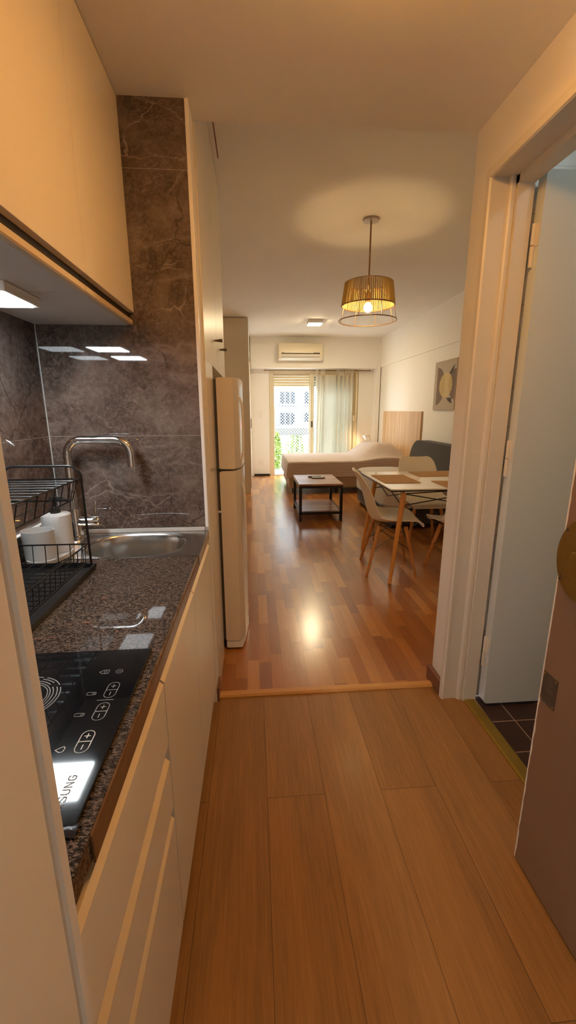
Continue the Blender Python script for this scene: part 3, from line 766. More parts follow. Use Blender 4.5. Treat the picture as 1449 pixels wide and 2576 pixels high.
obj('badge', B(.522, .565, 8.0935, 8.096, 2.308, 2.316), 'old_metal', t); obj('display', B(1.10, 1.215, 8.0935, 8.096, 2.303, 2.312), 'old_metal', t)

def wall_plate(name, label, cat, x0, x1, z0, z1, keys):
    t = thing(name, label, cat, ((x0+x1)/2, YW, z0))
    obj('plate', B(x0, x1, YW-.008, YW-.0002, z0, z1, .002), 'white', t)
    for a in keys: obj('socket' if cat == 'power outlet' else 'rocker', B(a[0], a[1], YW-.0115, YW-.0082, a[2], a[3], .0012), 'white', t)
wall_plate('light_switch', 'white light switch left of the balcony door', 'light switch', .087, .158, 1.145, 1.285, [(.10, .145, 1.165, 1.265)])
wall_plate('power_outlet', 'white power outlet low on the far wall', 'power outlet', .075, .175, .225, .345, [(.085, .122, .245, .325), (.128, .165, .245, .325)])

# balcony door (window_1)
w = struct('window_1', (lambda b: (box(b, .302, .395, 8.56, 8.72, .0, 2.058, .003), box(b, 1.985, 2.058, 8.56, 8.72, .0, 2.058, .003), box(b, .395, 1.985, 8.56, 8.72, 1.99, 2.058, .003), box(b, .395, 1.985, 8.57, 8.72, .0, .018), b)[-1])(new()), 'alu', 'sliding balcony door with cream frame, left half open', 'window')
bm = new()
for k in range(5):
    z = 1.748+k*.05; prism(bm, [(8.665, z), (8.655, z+.008), (8.655, z+.04), (8.665, z+.047), (8.675, z+.04), (8.675, z+.008)], 0, .396, 1.984)
obj('roller_shutter', bm, 'slat', w, None, 'cream slatted roller shutter half down')
bm = new(); box(bm, 1.112, 1.185, 8.585, 8.62, .02, 1.988, .003); box(bm, 1.93, 1.984, 8.585, 8.62, .02, 1.988, .003); box(bm, 1.185, 1.93, 8.585, 8.62, .02, .10); box(bm, 1.185, 1.93, 8.585, 8.62, 1.93, 1.988)
s = obj('sash', bm, 'alu', w); obj('pane', B(1.185, 1.93, 8.60, 8.606, .10, 1.93), 'glass', s)
obj('handle', B(1.128, 1.165, 8.572, 8.5845, .96, 1.08, .003), 'old_metal', s)
bm = new(); box(bm, 1.09, 1.16, 8.626, 8.652, .02, 1.988, .003); box(bm, 1.93, 1.984, 8.626, 8.652, .02, 1.988, .003)
s = obj('sash', bm, 'alu', w); obj('pane', B(1.16, 1.93, 8.636, 8.642, .02, 1.988), 'glass', s)
bm = B(.3955, .415, 8.60, 8.64, .78, 1.38, .003); obj('pull_rail', bm, 'white', w)

t = thing('curtain_rod', 'thin dark curtain rod over the balcony door', 'curtain rod', (1.25, 8.47, 2.03))
bm = new(); tube(bm, [(.215, 8.47, 2.035), (2.262, 8.47, 2.035)], .008, 10); obj('rod', bm, 'copper_wire', t, 40)
for x in (.235, 1.98, 2.24):
    bm = new(); tube(bm, [(x, 8.47, 2.035), (x, 8.475, 2.0455), (x, 8.475, 2.064)], .004, 8); obj('bracket', bm, 'copper_wire', t, 40)
for x in (.21, 2.267):
    bm = new(); lathe(bm, [(0, -.012), (.010, -.008), (.012, 0), (.010, .008), (0, .012)], (x, 8.47, 2.035), 12, 0, caps=False); obj('finial', bm, 'copper_wire', t, 40)
t = thing('curtain', 'cream sheer tab top curtain drawn over the right half of the balcony door', 'curtain', (1.6, 8.47, .02))
CX0, CX1, CT = 1.205, 1.935, 1.950
folds = [(.0, .02), (.06, .05), (.13, -.03), (.19, .045), (.25, -.02), (.33, -.035), (.45, -.03), (.52, -.01), (.56, .05), (.62, -.03), (.67, .05), (.73, -.035), (.79, .04), (.85, -.03), (.90, .045), (.95, -.02), (1, .02)]
def foldf(u):
    for (a, p), (b, q) in zip(folds, folds[1:]):
        if u <= b:
            s_ = (u-a)/(b-a); s_ = s_*s_*(3-2*s_); return 1.35*(p+(q-p)*s_)
    return 0
def curt(u, v):
    z = .025+(CT-.025)*v
    sag = -.03*max(0, math.sin(PI*min(1, max(0, (u-.22)/.33)))) * v**6 if .22 < u < .55 else 0
    return Vector((CX0+(CX1-CX0)*u+.01*math.sin(u*30+v*2)*(1-v)-.035*(1-v)*(1-u), 8.455+foldf(u)*(.9+.25*(1-v))+.008*noise.noise((u*6, v*3, 0)), z+sag))
bm = new(); grid(bm, 150, 44, curt); obj('cloth', bm, 'curtain', t, 180)
for u in (.03, .155, .21, .57, .64, .71, .80, .88, .96):
    x = CX0+(CX1-CX0)*u; bm = new()
    pts = [(8.455+foldf(u)*.9-.002, CT-.015), (8.456, CT+.04), (8.458, 2.028), (8.463, 2.046), (8.477, 2.046), (8.482, 2.028), (8.475, CT+.04), (8.455+foldf(u)*.9+.004, CT-.015)]
    rows = [[bm.verts.new((x+dx, y, z)) for dx in (-.022, .022)] for y, z in pts]
    for a, b in zip(rows, rows[1:]): bm.faces.new((a[0], a[1], b[1], b[0]))
    obj('tab', bm, 'curtain', t)
t = thing('shutter_strap', 'brown shutter strap hanging at the right jamb of the balcony door', 'strap', (2.02, 8.54, 1.05))
bm = new(); box(bm, 1.962, 1.984, 8.538, 8.541, 1.07, 2.0); box(bm, 1.998, 2.004, 8.538, 8.541, 1.2, 2.0); box(bm, 2.044, 2.05, 8.538, 8.541, 1.07, 2.0); obj('webbing', bm, 'tape', t)
bm = new(); box(bm, 1.958, 2.006, 8.53, 8.5598, 1.07, 1.19, .003); obj('winder', bm, 'slat', t)
bm = new(); box(bm, 2.008, 2.042, 8.536, 8.542, 1.08, 2.0); obj('guide', bm, 'slat', t)

# ------------------------------------------------------------------ ceiling lights
t = thing('ceiling_light', 'small square ceiling light lit in the living room', 'ceiling light', (.945, 6.85, RC))
obj('housing', B(.835, 1.055, 6.74, 6.96, 2.562, RC-.0005, .004), 'white', t); obj('diffuser', B(.847, 1.043, 6.752, 6.948, 2.556, 2.5618), 'room_led', t)
t = thing('hall_light', 'square ceiling light over the hall', 'ceiling light', (.33, .88, HC))
obj('housing', B(.21, .45, .76, 1.0, 2.225, HC, .004), 'white', t); obj('diffuser', B(.222, .438, .772, .988, 2.195, 2.2248), 'hall_led', t)
t = thing('bathroom_light', 'round bathroom ceiling light', 'ceiling light', (1.6, .75, 2.6))
M['bath_led'] = emit('bath_led', (.86, .96, .90, 1), 2.9)
bm = new(); lathe(bm, [(0, 2.5995), (.13, 2.5995), (.13, 2.56), (0, 2.56)], (1.6, .75, 0), 32, caps=False); obj('housing', bm, 'white', t, 30)
bm = new(); lathe(bm, [(0, 2.5595), (.12, 2.5595), (.11, 2.535), (0, 2.53)], (1.6, .75, 0), 32, caps=False); obj('diffuser', bm, 'bath_led', t, 40)

px, py = .855, 3.335
t = thing('pendant_lamp', 'pendant lamp with amber cord shade and wire ring below, hung over the parquet', 'pendant lamp', (px, py, 1.94))
bm = new(); lathe(bm, [(0, RC-.0005), (.058, RC-.0005), (.060, RC-.006), (.056, RC-.013), (.010, RC-.017), (0, RC-.017)], (px, py, 0), 32, caps=False); obj('canopy', bm, 'nickel', t, 40)
bm = new(); tube(bm, [(px, py, RC-.016), (px, py, 2.13)], .0058, 10); obj('rod', bm, 'copper_wire', t, 40)
bm = new(); lathe(bm, [(0, 2.135), (.019, 2.132), (.021, 2.075), (.017, 2.065), (0, 2.065)], (px, py, 0), 20, caps=False); obj('socket', bm, 'copper_wire', t, 40)
bm = new(); bmesh.ops.create_uvsphere(bm, u_segments=24, v_segments=14, radius=.030)
for v in bm.verts: v.co = Vector((px+v.co.x, py+v.co.y, 2.030+v.co.z*(1.0 if v.co.z < 0 else 1.15)))
obj('bulb', bm, 'bulb', t, 180)
def ring(R, z, r): 
    bm = new(); tube(bm, [(px+R*math.cos(2*PI*k/64), py+R*math.sin(2*PI*k/64), z) for k in range(64)], r, 8, True); return bm
f = obj('frame', ring(.212, 1.943, .0036), 'copper_wire', t, 60)
obj('ring', ring(.170, 2.198, .0036), 'copper_wire', f, 60); obj('ring', ring(.192, 2.045, .0042), 'copper_wire', f, 60)
for k in range(8):
    a = 2*PI*(k+.3)/8; c, s_ = math.cos(a), math.sin(a); bm = new()
    tube(bm, [(px+.170*c, py+.170*s_, 2.198), (px+.192*c, py+.192*s_, 2.045), (px+.212*c, py+.212*s_, 1.943)], .0022, 6); obj('rib', bm, 'copper_wire', f, 60)
bm = new()
for k in range(3):
    a = 2*PI*(k+.1)/3; tube(bm, [(px, py, 2.132), (px+.170*math.cos(a), py+.170*math.sin(a), 2.198)], .002, 6)
obj('spider', bm, 'copper_wire', f, 60)
bm = new(); n = 84
for k in range(n):
    a = 2*PI*k/n; c, s_ = math.cos(a), math.sin(a)
    tube(bm, [(px+.1715*c, py+.1715*s_, 2.199), (px+.1935*c, py+.1935*s_, 2.044)], .0047, 6)
obj('shade', bm, 'cord_shade', t, 60, 'amber vertical cord shade')

# ------------------------------------------------------------------ dining table
TX0, TX1, TY0, TY1, TZ = .983, 2.20, 2.965, 3.855, .735
t = thing('dining_table', 'white topped dining table with splayed beech legs and black rods', 'table', (1.58, 3.41, 0))
obj('tabletop', B(TX0, TX1, TY0, TY1, TZ-.010, TZ, .002), 'table_top', t)
obj('edge_band', (lambda b: (box(b, TX0-.0005, TX1+.0005, TY0-.0005, TY0+.02, TZ-.019, TZ-.0102), box(b, TX0-.0005, TX1+.0005, TY1-.02, TY1+.0005, TZ-.019, TZ-.0102), box(b, TX0-.0005, TX0+.02, TY0+.02, TY1-.02, TZ-.019, TZ-.0102), box(b, TX1-.02, TX1+.0005, TY0+.02, TY1-.02, TZ-.019, TZ-.0102), b)[-1])(new()), 'black', t, None, 'black edge under the top')
legs = []
for sx in (0, 1):
    for sy in (0, 1):
        bx = TX0+.028 if sx == 0 else TX1-.028; by = TY0+.0 if sy == 0 else TY1-.03
        tx = TX0+.115 if sx == 0 else TX1-.115; ty = TY0+.05 if sy == 0 else TY1-.10
        bm = new(); b0 = Vector((bx, by, .0)); t0 = Vector((tx, ty, .700)); pts = [b0+(t0-b0)*k/10 for k in range(11)]
        tube(bm, pts, .0125, 16, False, .0215)
        lg = obj('leg', bm, 'beech', t, 40)
        bm = new(); tube(bm, [t0, (tx, ty, TZ-.0105)], .005, 8); obj('pin', bm, 'black', lg, 40)
        legs.append((b0, t0))
def on(l, z): b0, t0 = l; return b0+(t0-b0)*(z/.7)
bm = new()
for i, j in ((0, 1), (0, 2), (1, 3), (2, 3)):
    a, b = on(legs[i], .69), on(legs[j], .69); c, e = on(legs[i], .60), on(legs[j], .60); m = (a+b)/2
    tube(bm, [a, (m.x, m.y, TZ-.022), b], .0042, 7); tube(bm, [a, (m.x, m.y, .60), b], .0042, 7)
    tube(bm, [c, m+Vector((0, 0, -.01)), e], .0042, 7)
obj('braces', bm, 'black', t, 50, 'black crossing steel rods')
def mat_(name, label, x0, x1, y0, y1):
    bm = new(); prism(bm, rrect((x0+x1)/2, (y0+y1)/2, (x1-x0)/2, (y1-y0)/2, .008, 3), 2, TZ+.0003, TZ+.0035)
    tag(obj(name, bm, 'mat', None), label, 'placemat', 'woven placemats on the dining table')
mat_('placemat', 'brown woven placemat at the left end of the dining table', 1.015, 1.306, 3.205, 3.64)
mat_('placemat.001', 'brown woven placemat at the far side of the dining table', 1.41, 1.84, 3.515, 3.815)
mat_('placemat.002', 'brown woven placemat at the near side, partly hidden by the wall end', 1.415, 1.845, 3.0, 3.285)

# shell chair, built facing +Y at the origin
def shell_chair(label):
    t = thing('shell_chair', label, 'chair', (0, 0, 0), 'cream shell chairs round the dining table')
    prof = [(.225, .405), (.215, .432), (.16, .440), (.06, .430), (-.05, .422), (-.13, .432), (-.175, .470), (-.20, .54), (-.222, .62), (-.250, .70), (-.282, .77), (-.308, .815), (-.316, .826)]
    wid = [(.175,), (.205,), (.225,), (.232,), (.232,), (.228,), (.222,), (.214,), (.205,), (.196,), (.182,), (.15,), (.11,)]
    ri = [(.004,), (.006,), (.022,), (.036,), (.05,), (.062,), (.066,), (.06,), (.052,), (.042,), (.03,), (.018,), (.012,)]
    def f(u, v):
        y, z = crom(prof, v); w_ = crom(wid, v)[0]; r_ = crom(ri, v)[0]
        y2, z2 = crom(prof, min(1, v+.02)); y1, z1 = crom(prof, max(0, v-.02))
        ty, tz = y2-y1, z2-z1; L = math.hypot(ty, tz) or 1; ny, nz = tz/L, -ty/L    # normal to the inner side
        if nz < 0 and v < .5: ny, nz = -ny, -nz
        if ny < 0 and v >= .5: ny, nz = -ny, -nz
        s_ = 2*u-1; k = abs(s_)**2.6*r_
        return Vector((w_*s_, y+ny*k, z+nz*k))
    bm = new(); grid(bm, 25, 40, f); bmesh.ops.recalc_face_normals(bm, faces=bm.faces); bmesh.ops.solidify(bm, geom=bm.faces[:], thickness=.006)
    obj('seat_shell', bm, 'shell', t, 60)
    L = []
    for sx in (-1, 1):
        for sy in (-1, 1):
            b0 = Vector((.205*sx, .195*sy-.005, 0)); t0 = Vector((.125*sx, .105*sy, .395)); L.append((b0, t0)); bm = new()
            pts = [b0+(t0-b0)*k/8 for k in range(9)]; tube(bm, pts, .0105, 12, False, .0165); obj('leg', bm, 'beech_dark', t, 40)
    q = lambda l, z: l[0]+(l[1]-l[0])*(z/.395)
    bm = new()
    for i, j in ((0, 1), (2, 3), (0, 2), (1, 3)):
        tube(bm, [q(L[i], .375), q(L[j], .21)], .0028, 6); tube(bm, [q(L[j], .375), q(L[i], .21)], .0028, 6)
    for i in range(4): tube(bm, [q(L[i], .385), (L[i][1].x*.8, L[i][1].y*.8, .418)], .0035, 6)
    for i, j in ((0, 3), (1, 2)): tube(bm, [q(L[i], .385), q(L[j], .385)], .0028, 6)
    obj('wire_base', bm, 'black_wire', t, 50, 'black wire bracing')
    return t
A = shell_chair('cream shell chair at the left end of the table, seen from the side')
A.location = (1.095, 3.295, 0); A.rotation_euler = (0, 0, -PI/2-.13)
dup(A, (1.635, 3.93, 0), PI, 'cream shell chair at the far side of the table, its back above the tabletop')
dup(A, (1.62, 3.105, 0), 0, 'cream shell chair at the near side of the table, mostly behind the wall end')

# ------------------------------------------------------------------ coffee table
KX0, KX1, KY0, KY1, KZ = .508, 1.030, 4.862, 5.60, .452
t = thing('coffee_table', 'low coffee table with brown wood top, lower shelf and black steel frame', 'coffee table', (.77, 5.23, 0))
obj('tabletop', B(KX0, KX1, KY0, KY1, KZ-.020, KZ, .002), 'slab', t)
bm = new()
for a in ((KX0, KX1, KY0, KY0+.025), (KX0, KX1, KY1-.025, KY1), (KX0, KX0+.025, KY0+.025, KY1-.025), (KX1-.025, KX1, KY0+.025, KY1-.025)):
    box(bm, *a, KZ-.050, KZ-.0205, .001); box(bm, *a, .085, .115, .001)
obj('frame', bm, 'black', t)
for x in (KX0, KX1-.034):
    for y in (KY0, KY1-.034):
        bm = B(x, x+.034, y, y+.034, 0, KZ-.0505, .001); obj('leg', bm, 'black', t)
obj('shelf', B(KX0+.026, KX1-.026, KY0+.026, KY1-.026, .100, .120, .001), 'slab', t)
t = thing('remote_control', 'white and black remote control lying on the coffee table', 'remote control', (.80, 5.30, KZ))
def rot(bm, c, a):
    c = Vector(c); R_ = Matrix.Rotation(a, 3, 'Z')
    for v in bm.verts: v.co = c+R_ @ (v.co-c)
    return bm
obj('shell', rot(B(.715, .885, 5.275, 5.325, KZ+.0005, KZ+.012, .003), (.8, 5.3, 0), -.06), 'black_plastic', t)
obj('face', rot(B(.72, .86, 5.281, 5.319, KZ+.0122, KZ+.017, .002), (.8, 5.3, 0), -.06), 'white', t)
o = obj('remote_control.001', rot(B(.68, .845, 5.36, 5.405, KZ+.0005, KZ+.018, .004), (.76, 5.38, 0), .10), 'black_plastic'); tag(o, 'all black remote control behind the white one on the coffee table', 'remote control')

# ------------------------------------------------------------------ bed
t = thing('bed', 'double bed base on short dark legs in front of the balcony', 'bed', (1.45, 7.27, 0))
obj('base', B(.53, 2.395, 6.60, 7.93, .085, .29, .012), 'bedbase', t)
obj('mattress', B(.535, 2.395, 6.605, 7.925, .292, .495, .03, 3), 'white', t)
for x in (.60, 1.285, 2.3):
    for y in (6.64, 7.88):
        bm = new(); lathe(bm, [(.018, 0), (.026, .0845)], (x, y, 0), 14); obj('leg', bm, 'black', t, 40)
def bed_h(x, y):
    h = .512
    a = max(0, min(1, (x-1.62)/.42)); a = a*a*(3-2*a)
    b = max(0, min(1, (2.40-x)/.20)); b = .55+.45*b*b*(3-2*b)
    e = min(1, max(0, (y-6.62)/.28)); e = e*e*(3-2*e); e2 = min(1, max(0, (7.92-y)/.15))
    h += (.235+.02*math.sin((y-6.6)*5))*a*b*(.22+.78*e)*e2
    h += .006*noise.noise((x*4, y*4, 0))+.003*noise.noise((x*14, y*9, 4))
    return h
def spread(u, v):
    # u along X from foot hem to headboard, v along Y from near hem to far hem
    hx = .30; Lx = .30+1.89; sx = u*Lx
    hy = .28; Ly = hy+1.35+hy; sy = v*Ly
    if sx < .28: x = .512; dzx = (.28-sx)
    else: x = .512+min(sx-.28, 1.888); dzx = 0
    if sy < hy: y = 6.585; dzy = hy-sy
    elif sy > hy+1.35: y = 6.585+1.355; dzy = sy-hy-1.35
    else: y = 6.585+(sy-hy)*1.355/1.35; dzy = 0
    z = bed_h(max(x, .512), min(max(y, 6.6), 7.93))
    d_ = max(dzx, dzy)
    if dzy > 0 and dzx == 0:
        k = noise.noise((x*5, 1, 0)); y += (-1 if y < 7 else 1)*(.010*k*dzy/.28+.006)
    if dzx > 0 and dzy == 0:
        k = noise.noise((3, y*5, 0)); x -= .03*dzx/.28*(1+.7*k)
    if dzx > 0 and dzy > 0:
        x -= .03*min(dzx, .2)/.28; y += (-.02 if y < 7 else .02)
    zt = z-d_*.93
    return Vector((x, y, max(zt, .265)))
bm = new(); V = grid(bm, 110, 100, spread)
for _ in range(2):
    bmesh.ops.smooth_vert(bm, verts=bm.verts, factor=.4, use_axis_x=True, use_axis_y=True, use_axis_z=True)
o = obj('bedspread', bm, 'bedspread', None, 180); tag(o, 'greyish striped bedspread draped over the bed and its pillows', 'bedspread')
bm = new(); grid(bm, 24, 40, lambda u, v: Vector((1.93+.40*u, 6.80+1.0*v, .505+.13*(max(0, math.sin(PI*u))**.5)*(max(0, math.sin(PI*v))**.3))))
bmesh.ops.solidify(bm, geom=bm.faces[:], thickness=.01)
o = obj('headboard', B(2.402, 2.4285, 6.09, 7.92, .30, 1.272, .001), 'oak'); bpy.data.objects['headboard'].name = 'headboard'; tag(o, 'pale oak headboard panel on the right wall behind the bed', 'headboard')
bm.free()

t = thing('nightstand', 'small wooden nightstand hidden beyond the bed', 'nightstand', (2.15, 8.25, 0))
obj('top', B(1.93, 2.33, 8.02, 8.40, .53, .55, .002), 'slab', t); obj('body', B(1.95, 2.31, 8.04, 8.38, .12, .5295), 'oak', t)
for x in (1.96, 2.27):
    for y in (8.05, 8.34): obj('leg', B(x, x+.03, y, y+.03, 0, .119), 'black', t)
t = thing('reading_lamp', 'small lit gooseneck reading lamp by the bed head', 'lamp', (2.25, 8.25, .55))
bm = new(); lathe(bm, [(0, .5505), (.055, .5505), (.055, .562), (.008, .57), (0, .57)], (2.25, 8.25, 0), 24, caps=False); obj('base', bm, 'white', t, 40)
bm = new(); tube(bm, smoothpath([(2.25, 8.25, .565), (2.262, 8.26, .68), (2.255, 8.27, .77), (2.225, 8.272, .825)], 16), .006, 8); obj('neck', bm, 'nickel', t, 40)
bm = new(); lathe(bm, [(.012, 0), (.022, -.012), (.034, -.06), (.048, -.095), (.045, -.095), (.030, -.058), (.018, -.014), (0, -.010)], (0, 0, 0), 28, caps=False)
R_ = Matrix.Rotation(math.radians(52), 3, 'Y')
for v in bm.verts: v.co = R_ @ v.co+Vector((2.222, 8.272, .832))
obj('lamp_shade', bm, 'white', t, 40)
bm = new(); bmesh.ops.create_uvsphere(bm, u_segments=16, v_segments=10, radius=.024)
for v in bm.verts: v.co = v.co+R_ @ Vector((0, 0, -.075))+Vector((2.222, 8.272, .832))
obj('bulb', bm, 'bed_bulb', t, 180)

# ------------------------------------------------------------------ sofa
t = thing('sofa', 'grey sofa bed with charcoal back against the right wall', 'sofa', (1.95, 5.2, 0))
def cushion(x0, x1, y0, y1, z0, z1, r, bev):
    bm = new(); prism(bm, rrect((x0+x1)/2, (y0+y1)/2, (x1-x0)/2, (y1-y0)/2, r, 8), 2, z0, z1)
    es = [e for e in bm.edges if all(abs(v.co.z-z1) < 1e-6 for v in e.verts) or all(abs(v.co.z-z0) < 1e-6 for v in e.verts)]
    bmesh.ops.bevel(bm, geom=es, offset=bev, segments=4, affect='EDGES'); return bm
obj('seat', cushion(1.42, 2.16, 4.40, 5.98, .235, .495, .20, .03), 'sofa_light', t, 50)
pts3 = [(x, y, .240) for x, y in rrect(1.79, 5.19, .372, .792, .20, 10)]
bm = new(); tube(bm, pts3, .007, 6, True); obj('piping', bm, 'black', t, 60, 'black piping')
pts3 = [(x, y, .480) for x, y in rrect(1.79, 5.19, .369, .789, .20, 10)]
bm = new(); tube(bm, pts3, .005, 6, True); obj('piping', bm, 'black', t, 60, 'black piping')
obj('base', cushion(1.44, 2.16, 4.42, 5.96, .06, .234, .18, .02), 'sofa_dark', t, 50)
bm = new()
def backf(y):   # rounded outline in the plane of the back
    return y
pl_ = rrect(5.16, .60, .80, .285, .20, 12)
prism(bm, pl_, 0, 0, .16)
bmesh.ops.bevel(bm, geom=[e for e in bm.edges if abs(e.verts[0].co.x-e.verts[1].co.x) < 1e-6], offset=.035, segments=4, affect='EDGES')
for v in bm.verts:
    k = (v.co.z-.315)/.57; v.co.x = 2.17+.085*k+v.co.x
obj('back', bm, 'sofa_dark', t, 50, 'charcoal padded back')
for x in (1.52, 2.1):
    for y in (4.5, 5.88):
        bm = new(); lathe(bm, [(.02, 0), (.025, .062)], (x, y, 0), 12); obj('foot', bm, 'black', t, 40)

# ------------------------------------------------------------------ picture
t = thing('picture', 'abstract canvas print with overlapping shapes on the right wall', 'picture', (2.42, 5.4, 1.29))
PY0, PY1, PZ0, PZ1 = 5.09, 5.71, 1.292, 1.898
obj('canvas', B(2.405, 2.4295, PY0, PY1, PZ0, PZ1, .002), 'canvas', t)
def flat(name, poly, mat, x): 
    bm = new(); prism(bm, poly, 0, x, 2.4048); return obj(name, bm, mat, t)
def half(cy, cz, r, sgn, n=24): return [(cy+sgn*r*math.sin(PI*k/n), cz+r*math.cos(PI*k/n)) for k in range(n+1)]
flat('painted_shape', half(5.625, 1.59, .235, -1), 'art_dark', 2.4042)
flat('painted_shape', [(5.20, 1.72), (5.29, 1.73), (5.20, 1.80), (5.14, 1.83)], 'art_black', 2.4040)
flat('painted_shape', [(5.18, 1.44), (5.32, 1.44), (5.26, 1.40), (5.16, 1.37)], 'art_black', 2.4041)
flat('painted_shape', half(5.10, 1.60, .18, 1), 'art_dark', 2.4043)
M['gold'] = plain('gold_print', srgb(226, 198, 112), .5)
bm = new(); cy, cz, ra, rb = 5.36, 1.595, .185, .150
for k in range(21):
    z = cz+rb*(2*(k+.5)/21-1); hw = ra*math.sqrt(max(0, 1-((z-cz)/rb)**2))
    if hw > .01: box(bm, 2.4034, 2.4039, cy-hw, cy+hw, z-.0048, z+.0048)
obj('painted_stripes', bm, 'gold', t, None, 'gold striped oval')

# ------------------------------------------------------------------ outside
o = struct('floor.004', B(-1.5, 3.5, 8.80, 9.75, -.10, -.015), 'deck', 'pale balcony floor', 'balcony floor')
t = thing('balcony_railing', 'white balcony railing with upright bars and grey top band', 'railing', (1.0, 9.62, -.015))
obj('parapet_band', B(-1.5, 3.5, 9.60, 9.68, .75, .905), 'band', t, None, 'grey band along the top')
obj('rail', B(-1.5, 3.5, 9.61, 9.67, .906, .93, .004), 'railing', t)
obj('rail', B(-1.5, 3.5, 9.62, 9.66, .05, .08), 'railing', t)
for k in range(26):
    x = -.6+.115*k; obj('bar', B(x, x+.02, 9.63, 9.65, .081, .7495), 'railing', t)
bm = new(); sp = .062; w_ = .0016
for k in range(-40, 64):
    for sgn in (1, -1):
        x0 = -.1+k*sp; z0, z1 = .0, 2.7
        if sgn == 1: a, b = (x0, z0), (x0+2.7*.95, z1)
        else: a, b = (x0+2.7*.95, z0), (x0, z1)
        # clip to the panel
        def cl(p, q, lim, hi):
            if (p[0]-lim)*(q[0]-lim) < 0:
                s_ = (lim-p[0])/(q[0]-p[0]); m = (lim, p[1]+s_*(q[1]-p[1]))
                if hi: return (p, m) if p[0] < lim else (m, q)
                return (m, q) if p[0] < lim else (p, m)
            return (p, q)
        if max(a[0], b[0]) < -.1 or min(a[0], b[0]) > 2.6: continue
        a, b = cl(a, b, -.1, False); a, b = cl(a, b, 2.6, True)
        tube(bm, [(a[0], 9.54+.002*sgn, a[1]), (b[0], 9.54+.002*sgn, b[1])], w_, 4)
o = obj('safety_net', bm, 'net'); tag(o, 'white diamond safety net stretched across the balcony front', 'net')
def bush(name, label, cx, cy, z0, rx, ry, h, n, sc):
    t = thing(name, label, 'plant', (cx, cy, z0))
    bm = new(); tube(bm, [(cx, cy, z0), (cx+.01, cy, z0+h*.5), (cx-.01, cy, z0+h*.8)], .008, 6); obj('stem', bm, 'skirting', t)
    bm = new()
    for i in range(n):
        a = random.uniform(0, 2*PI); rr = math.sqrt(random.random()); hh = random.random()
        k = .45+.55*math.sin(PI*min(1, hh*.9+.1)); p = Vector((cx+rx*rr*k*math.cos(a), cy+ry*rr*k*math.sin(a), z0+.03+hh*h))
        d_ = Vector((random.uniform(-1, 1), random.uniform(-1, 1), random.uniform(-.3, 1))).normalized()*sc*random.uniform(.7, 1.3)
        s_ = d_.cross(Vector((random.random(), random.random(), random.random()))).normalized()*sc*.3; up_ = d_.cross(s_).normalized()*sc*.08
        vs = [bm.verts.new(q) for q in (p, p+d_*.5+s_+up_, p+d_, p+d_*.5-s_+up_)]; bm.faces.new(vs)
    obj('foliage', bm, 'leaf', t)
bush('balcony_plant', 'yellow green leafy plant at the left of the balcony', .46, 9.35, -.015, .13, .10, .80, 1000, .055)
bush('balcony_plant.001', 'yellow green leafy plant behind the middle of the balcony railing', .95, 9.93, -.5, .26, .12, 1.25, 1500, .075)
bush('balcony_plant.002', 'yellow green leafy plant behind the railing by the door stile', 1.42, 9.93, -.5, .20, .12, 1.25, 1100, .075)
bush('balcony_plant.003', 'low leafy plant beside the bed corner, outside on the balcony', .74, 9.30, -.015, .10, .08, .38, 240, .045)

t = thing('apartment_building', 'white apartment building with dark windows across the street', 'building', (2.5, 22.3, -6))
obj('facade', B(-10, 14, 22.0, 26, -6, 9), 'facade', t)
for zc in (5.15, 3.65, 2.15, 1.12+.0, -.4, -1.9):
    z0 = zc-.27
    for xc in (-.79, .45, 1.69, 2.93, 4.17):
        wv = obj('window', (lambda b: ([box(b, xc-.36+k*.27, xc-.17+k*.27, 21.97, 21.999, z0-.26, z0+.30) for k in range(3)], b)[1])(new()), 'win_dark', t)
        obj('sill', B(xc-.42, xc+.42, 21.93, 21.999, z0-.36, z0-.31), 'band', wv)
o = obj('tiled_roof', (lambda b: (prism(b, [(15.0, .66), (17.0, .84), (17.1, .83), (17.1, .62), (15.0, .62)], 0, 1.55, 3.2), b)[1])(new()), 'redflower'); tag(o, 'low red tiled roof in front of the white building', 'roof')
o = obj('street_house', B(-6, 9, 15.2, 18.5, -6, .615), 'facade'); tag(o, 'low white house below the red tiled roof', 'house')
o = obj('chimney_pipe', (lambda b: (lathe(b, [(.08, .616), (.08, 1.12), (.15, 1.13), (.15, 1.19), (.05, 1.25), (0, 1.25)], (1.72, 17.6, 0), 14, caps=False), b)[1])(new()), 'band', None, 40); tag(o, 'grey chimney pipe beside the red tiled roof', 'chimney')
o = obj('street_ground', B(-40, 40, 10.5, 60, -6.2, -6), 'band'); tag(o, 'grey street far below the balcony', 'ground', kind='structure')

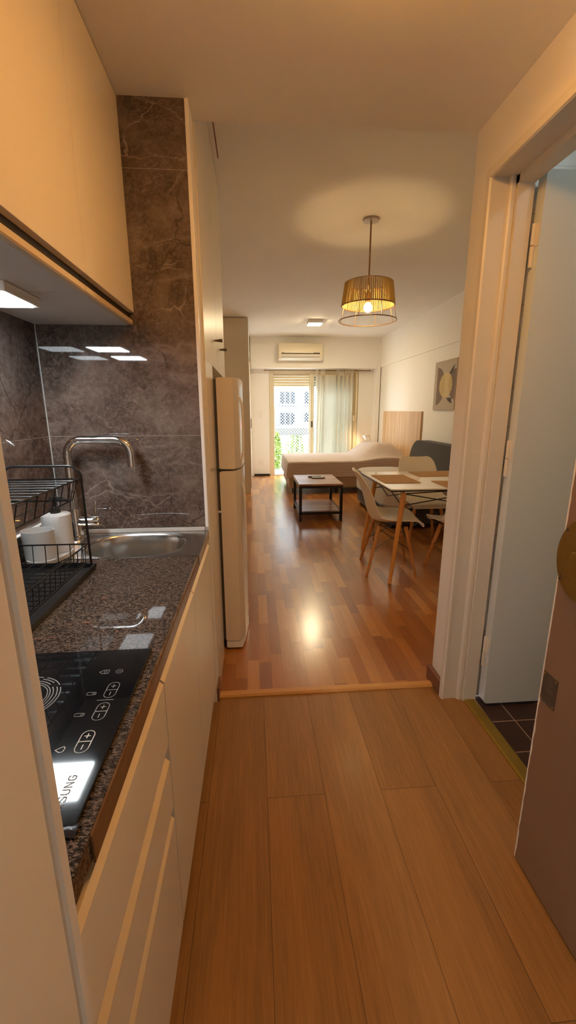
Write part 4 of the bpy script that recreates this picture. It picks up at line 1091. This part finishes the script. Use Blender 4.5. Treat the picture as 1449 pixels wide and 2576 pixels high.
# ------------------------------------------------------------------ daylight
wd = bpy.data.worlds.new('sky'); scn.world = wd; wd.use_nodes = True
bg = wd.node_tree.nodes['Background']; bg.inputs[0].default_value = (.76, .89, 1.0, 1); bg.inputs[1].default_value = 3.9
pd = bpy.data.lights.new('balcony_daylight', 'AREA'); pd.shape = 'RECTANGLE'; pd.size = 1.75; pd.size_y = 2.0; pd.cycles.is_portal = True
po = bpy.data.objects.new('balcony_daylight', pd); COL.objects.link(po); po.location = (1.18, 8.79, 1.02); po.rotation_euler = (-PI/2, 0, 0)

# ------------------------------------------------------------------ camera
cam = bpy.data.cameras.new('camera'); co = bpy.data.objects.new('camera', cam); COL.objects.link(co); scn.camera = co
p_, y_, r_ = 0.23693336, 0.07712002, -0.00327331
f_ = 1063.326
cy, sy, cp, sp_, cr, sr = math.cos(y_), math.sin(y_), math.cos(p_), math.sin(p_), math.cos(r_), math.sin(r_)
Mx = Matrix(((cr, -sr, 0), (sr, cr, 0), (0, 0, 1))) @ Matrix(((1, 0, 0), (0, cp, -sp_), (0, sp_, cp))) @ Matrix(((1, 0, 0), (0, 0, -1), (0, 1, 0))) @ Matrix(((cy, -sy, 0), (sy, cy, 0), (0, 0, 1)))
right, down, fwd = Mx[0], Mx[1], Mx[2]
co.matrix_world = Matrix(((right[0], -down[0], -fwd[0], 0), (right[1], -down[1], -fwd[1], 0), (right[2], -down[2], -fwd[2], 1.30), (0, 0, 0, 1)))
cam.sensor_fit = 'VERTICAL'; cam.sensor_height = 36; cam.sensor_width = 36; cam.lens = f_/2576*36
cam.clip_start = .01; cam.clip_end = 200

# ------------------------------------------------------------------ view
vs = scn.view_settings
vs.view_transform = 'Standard'; vs.look = 'None'; vs.gamma = 1; vs.use_curve_mapping = False; vs.exposure = 2.4
scn.display_settings.display_device = 'sRGB'
scn.cycles.use_denoising = True
scn.cycles.max_bounces = 14; scn.cycles.diffuse_bounces = 7; scn.cycles.glossy_bounces = 6; scn.cycles.transparent_max_bounces = 12
scn.cycles.sample_clamp_indirect = 8
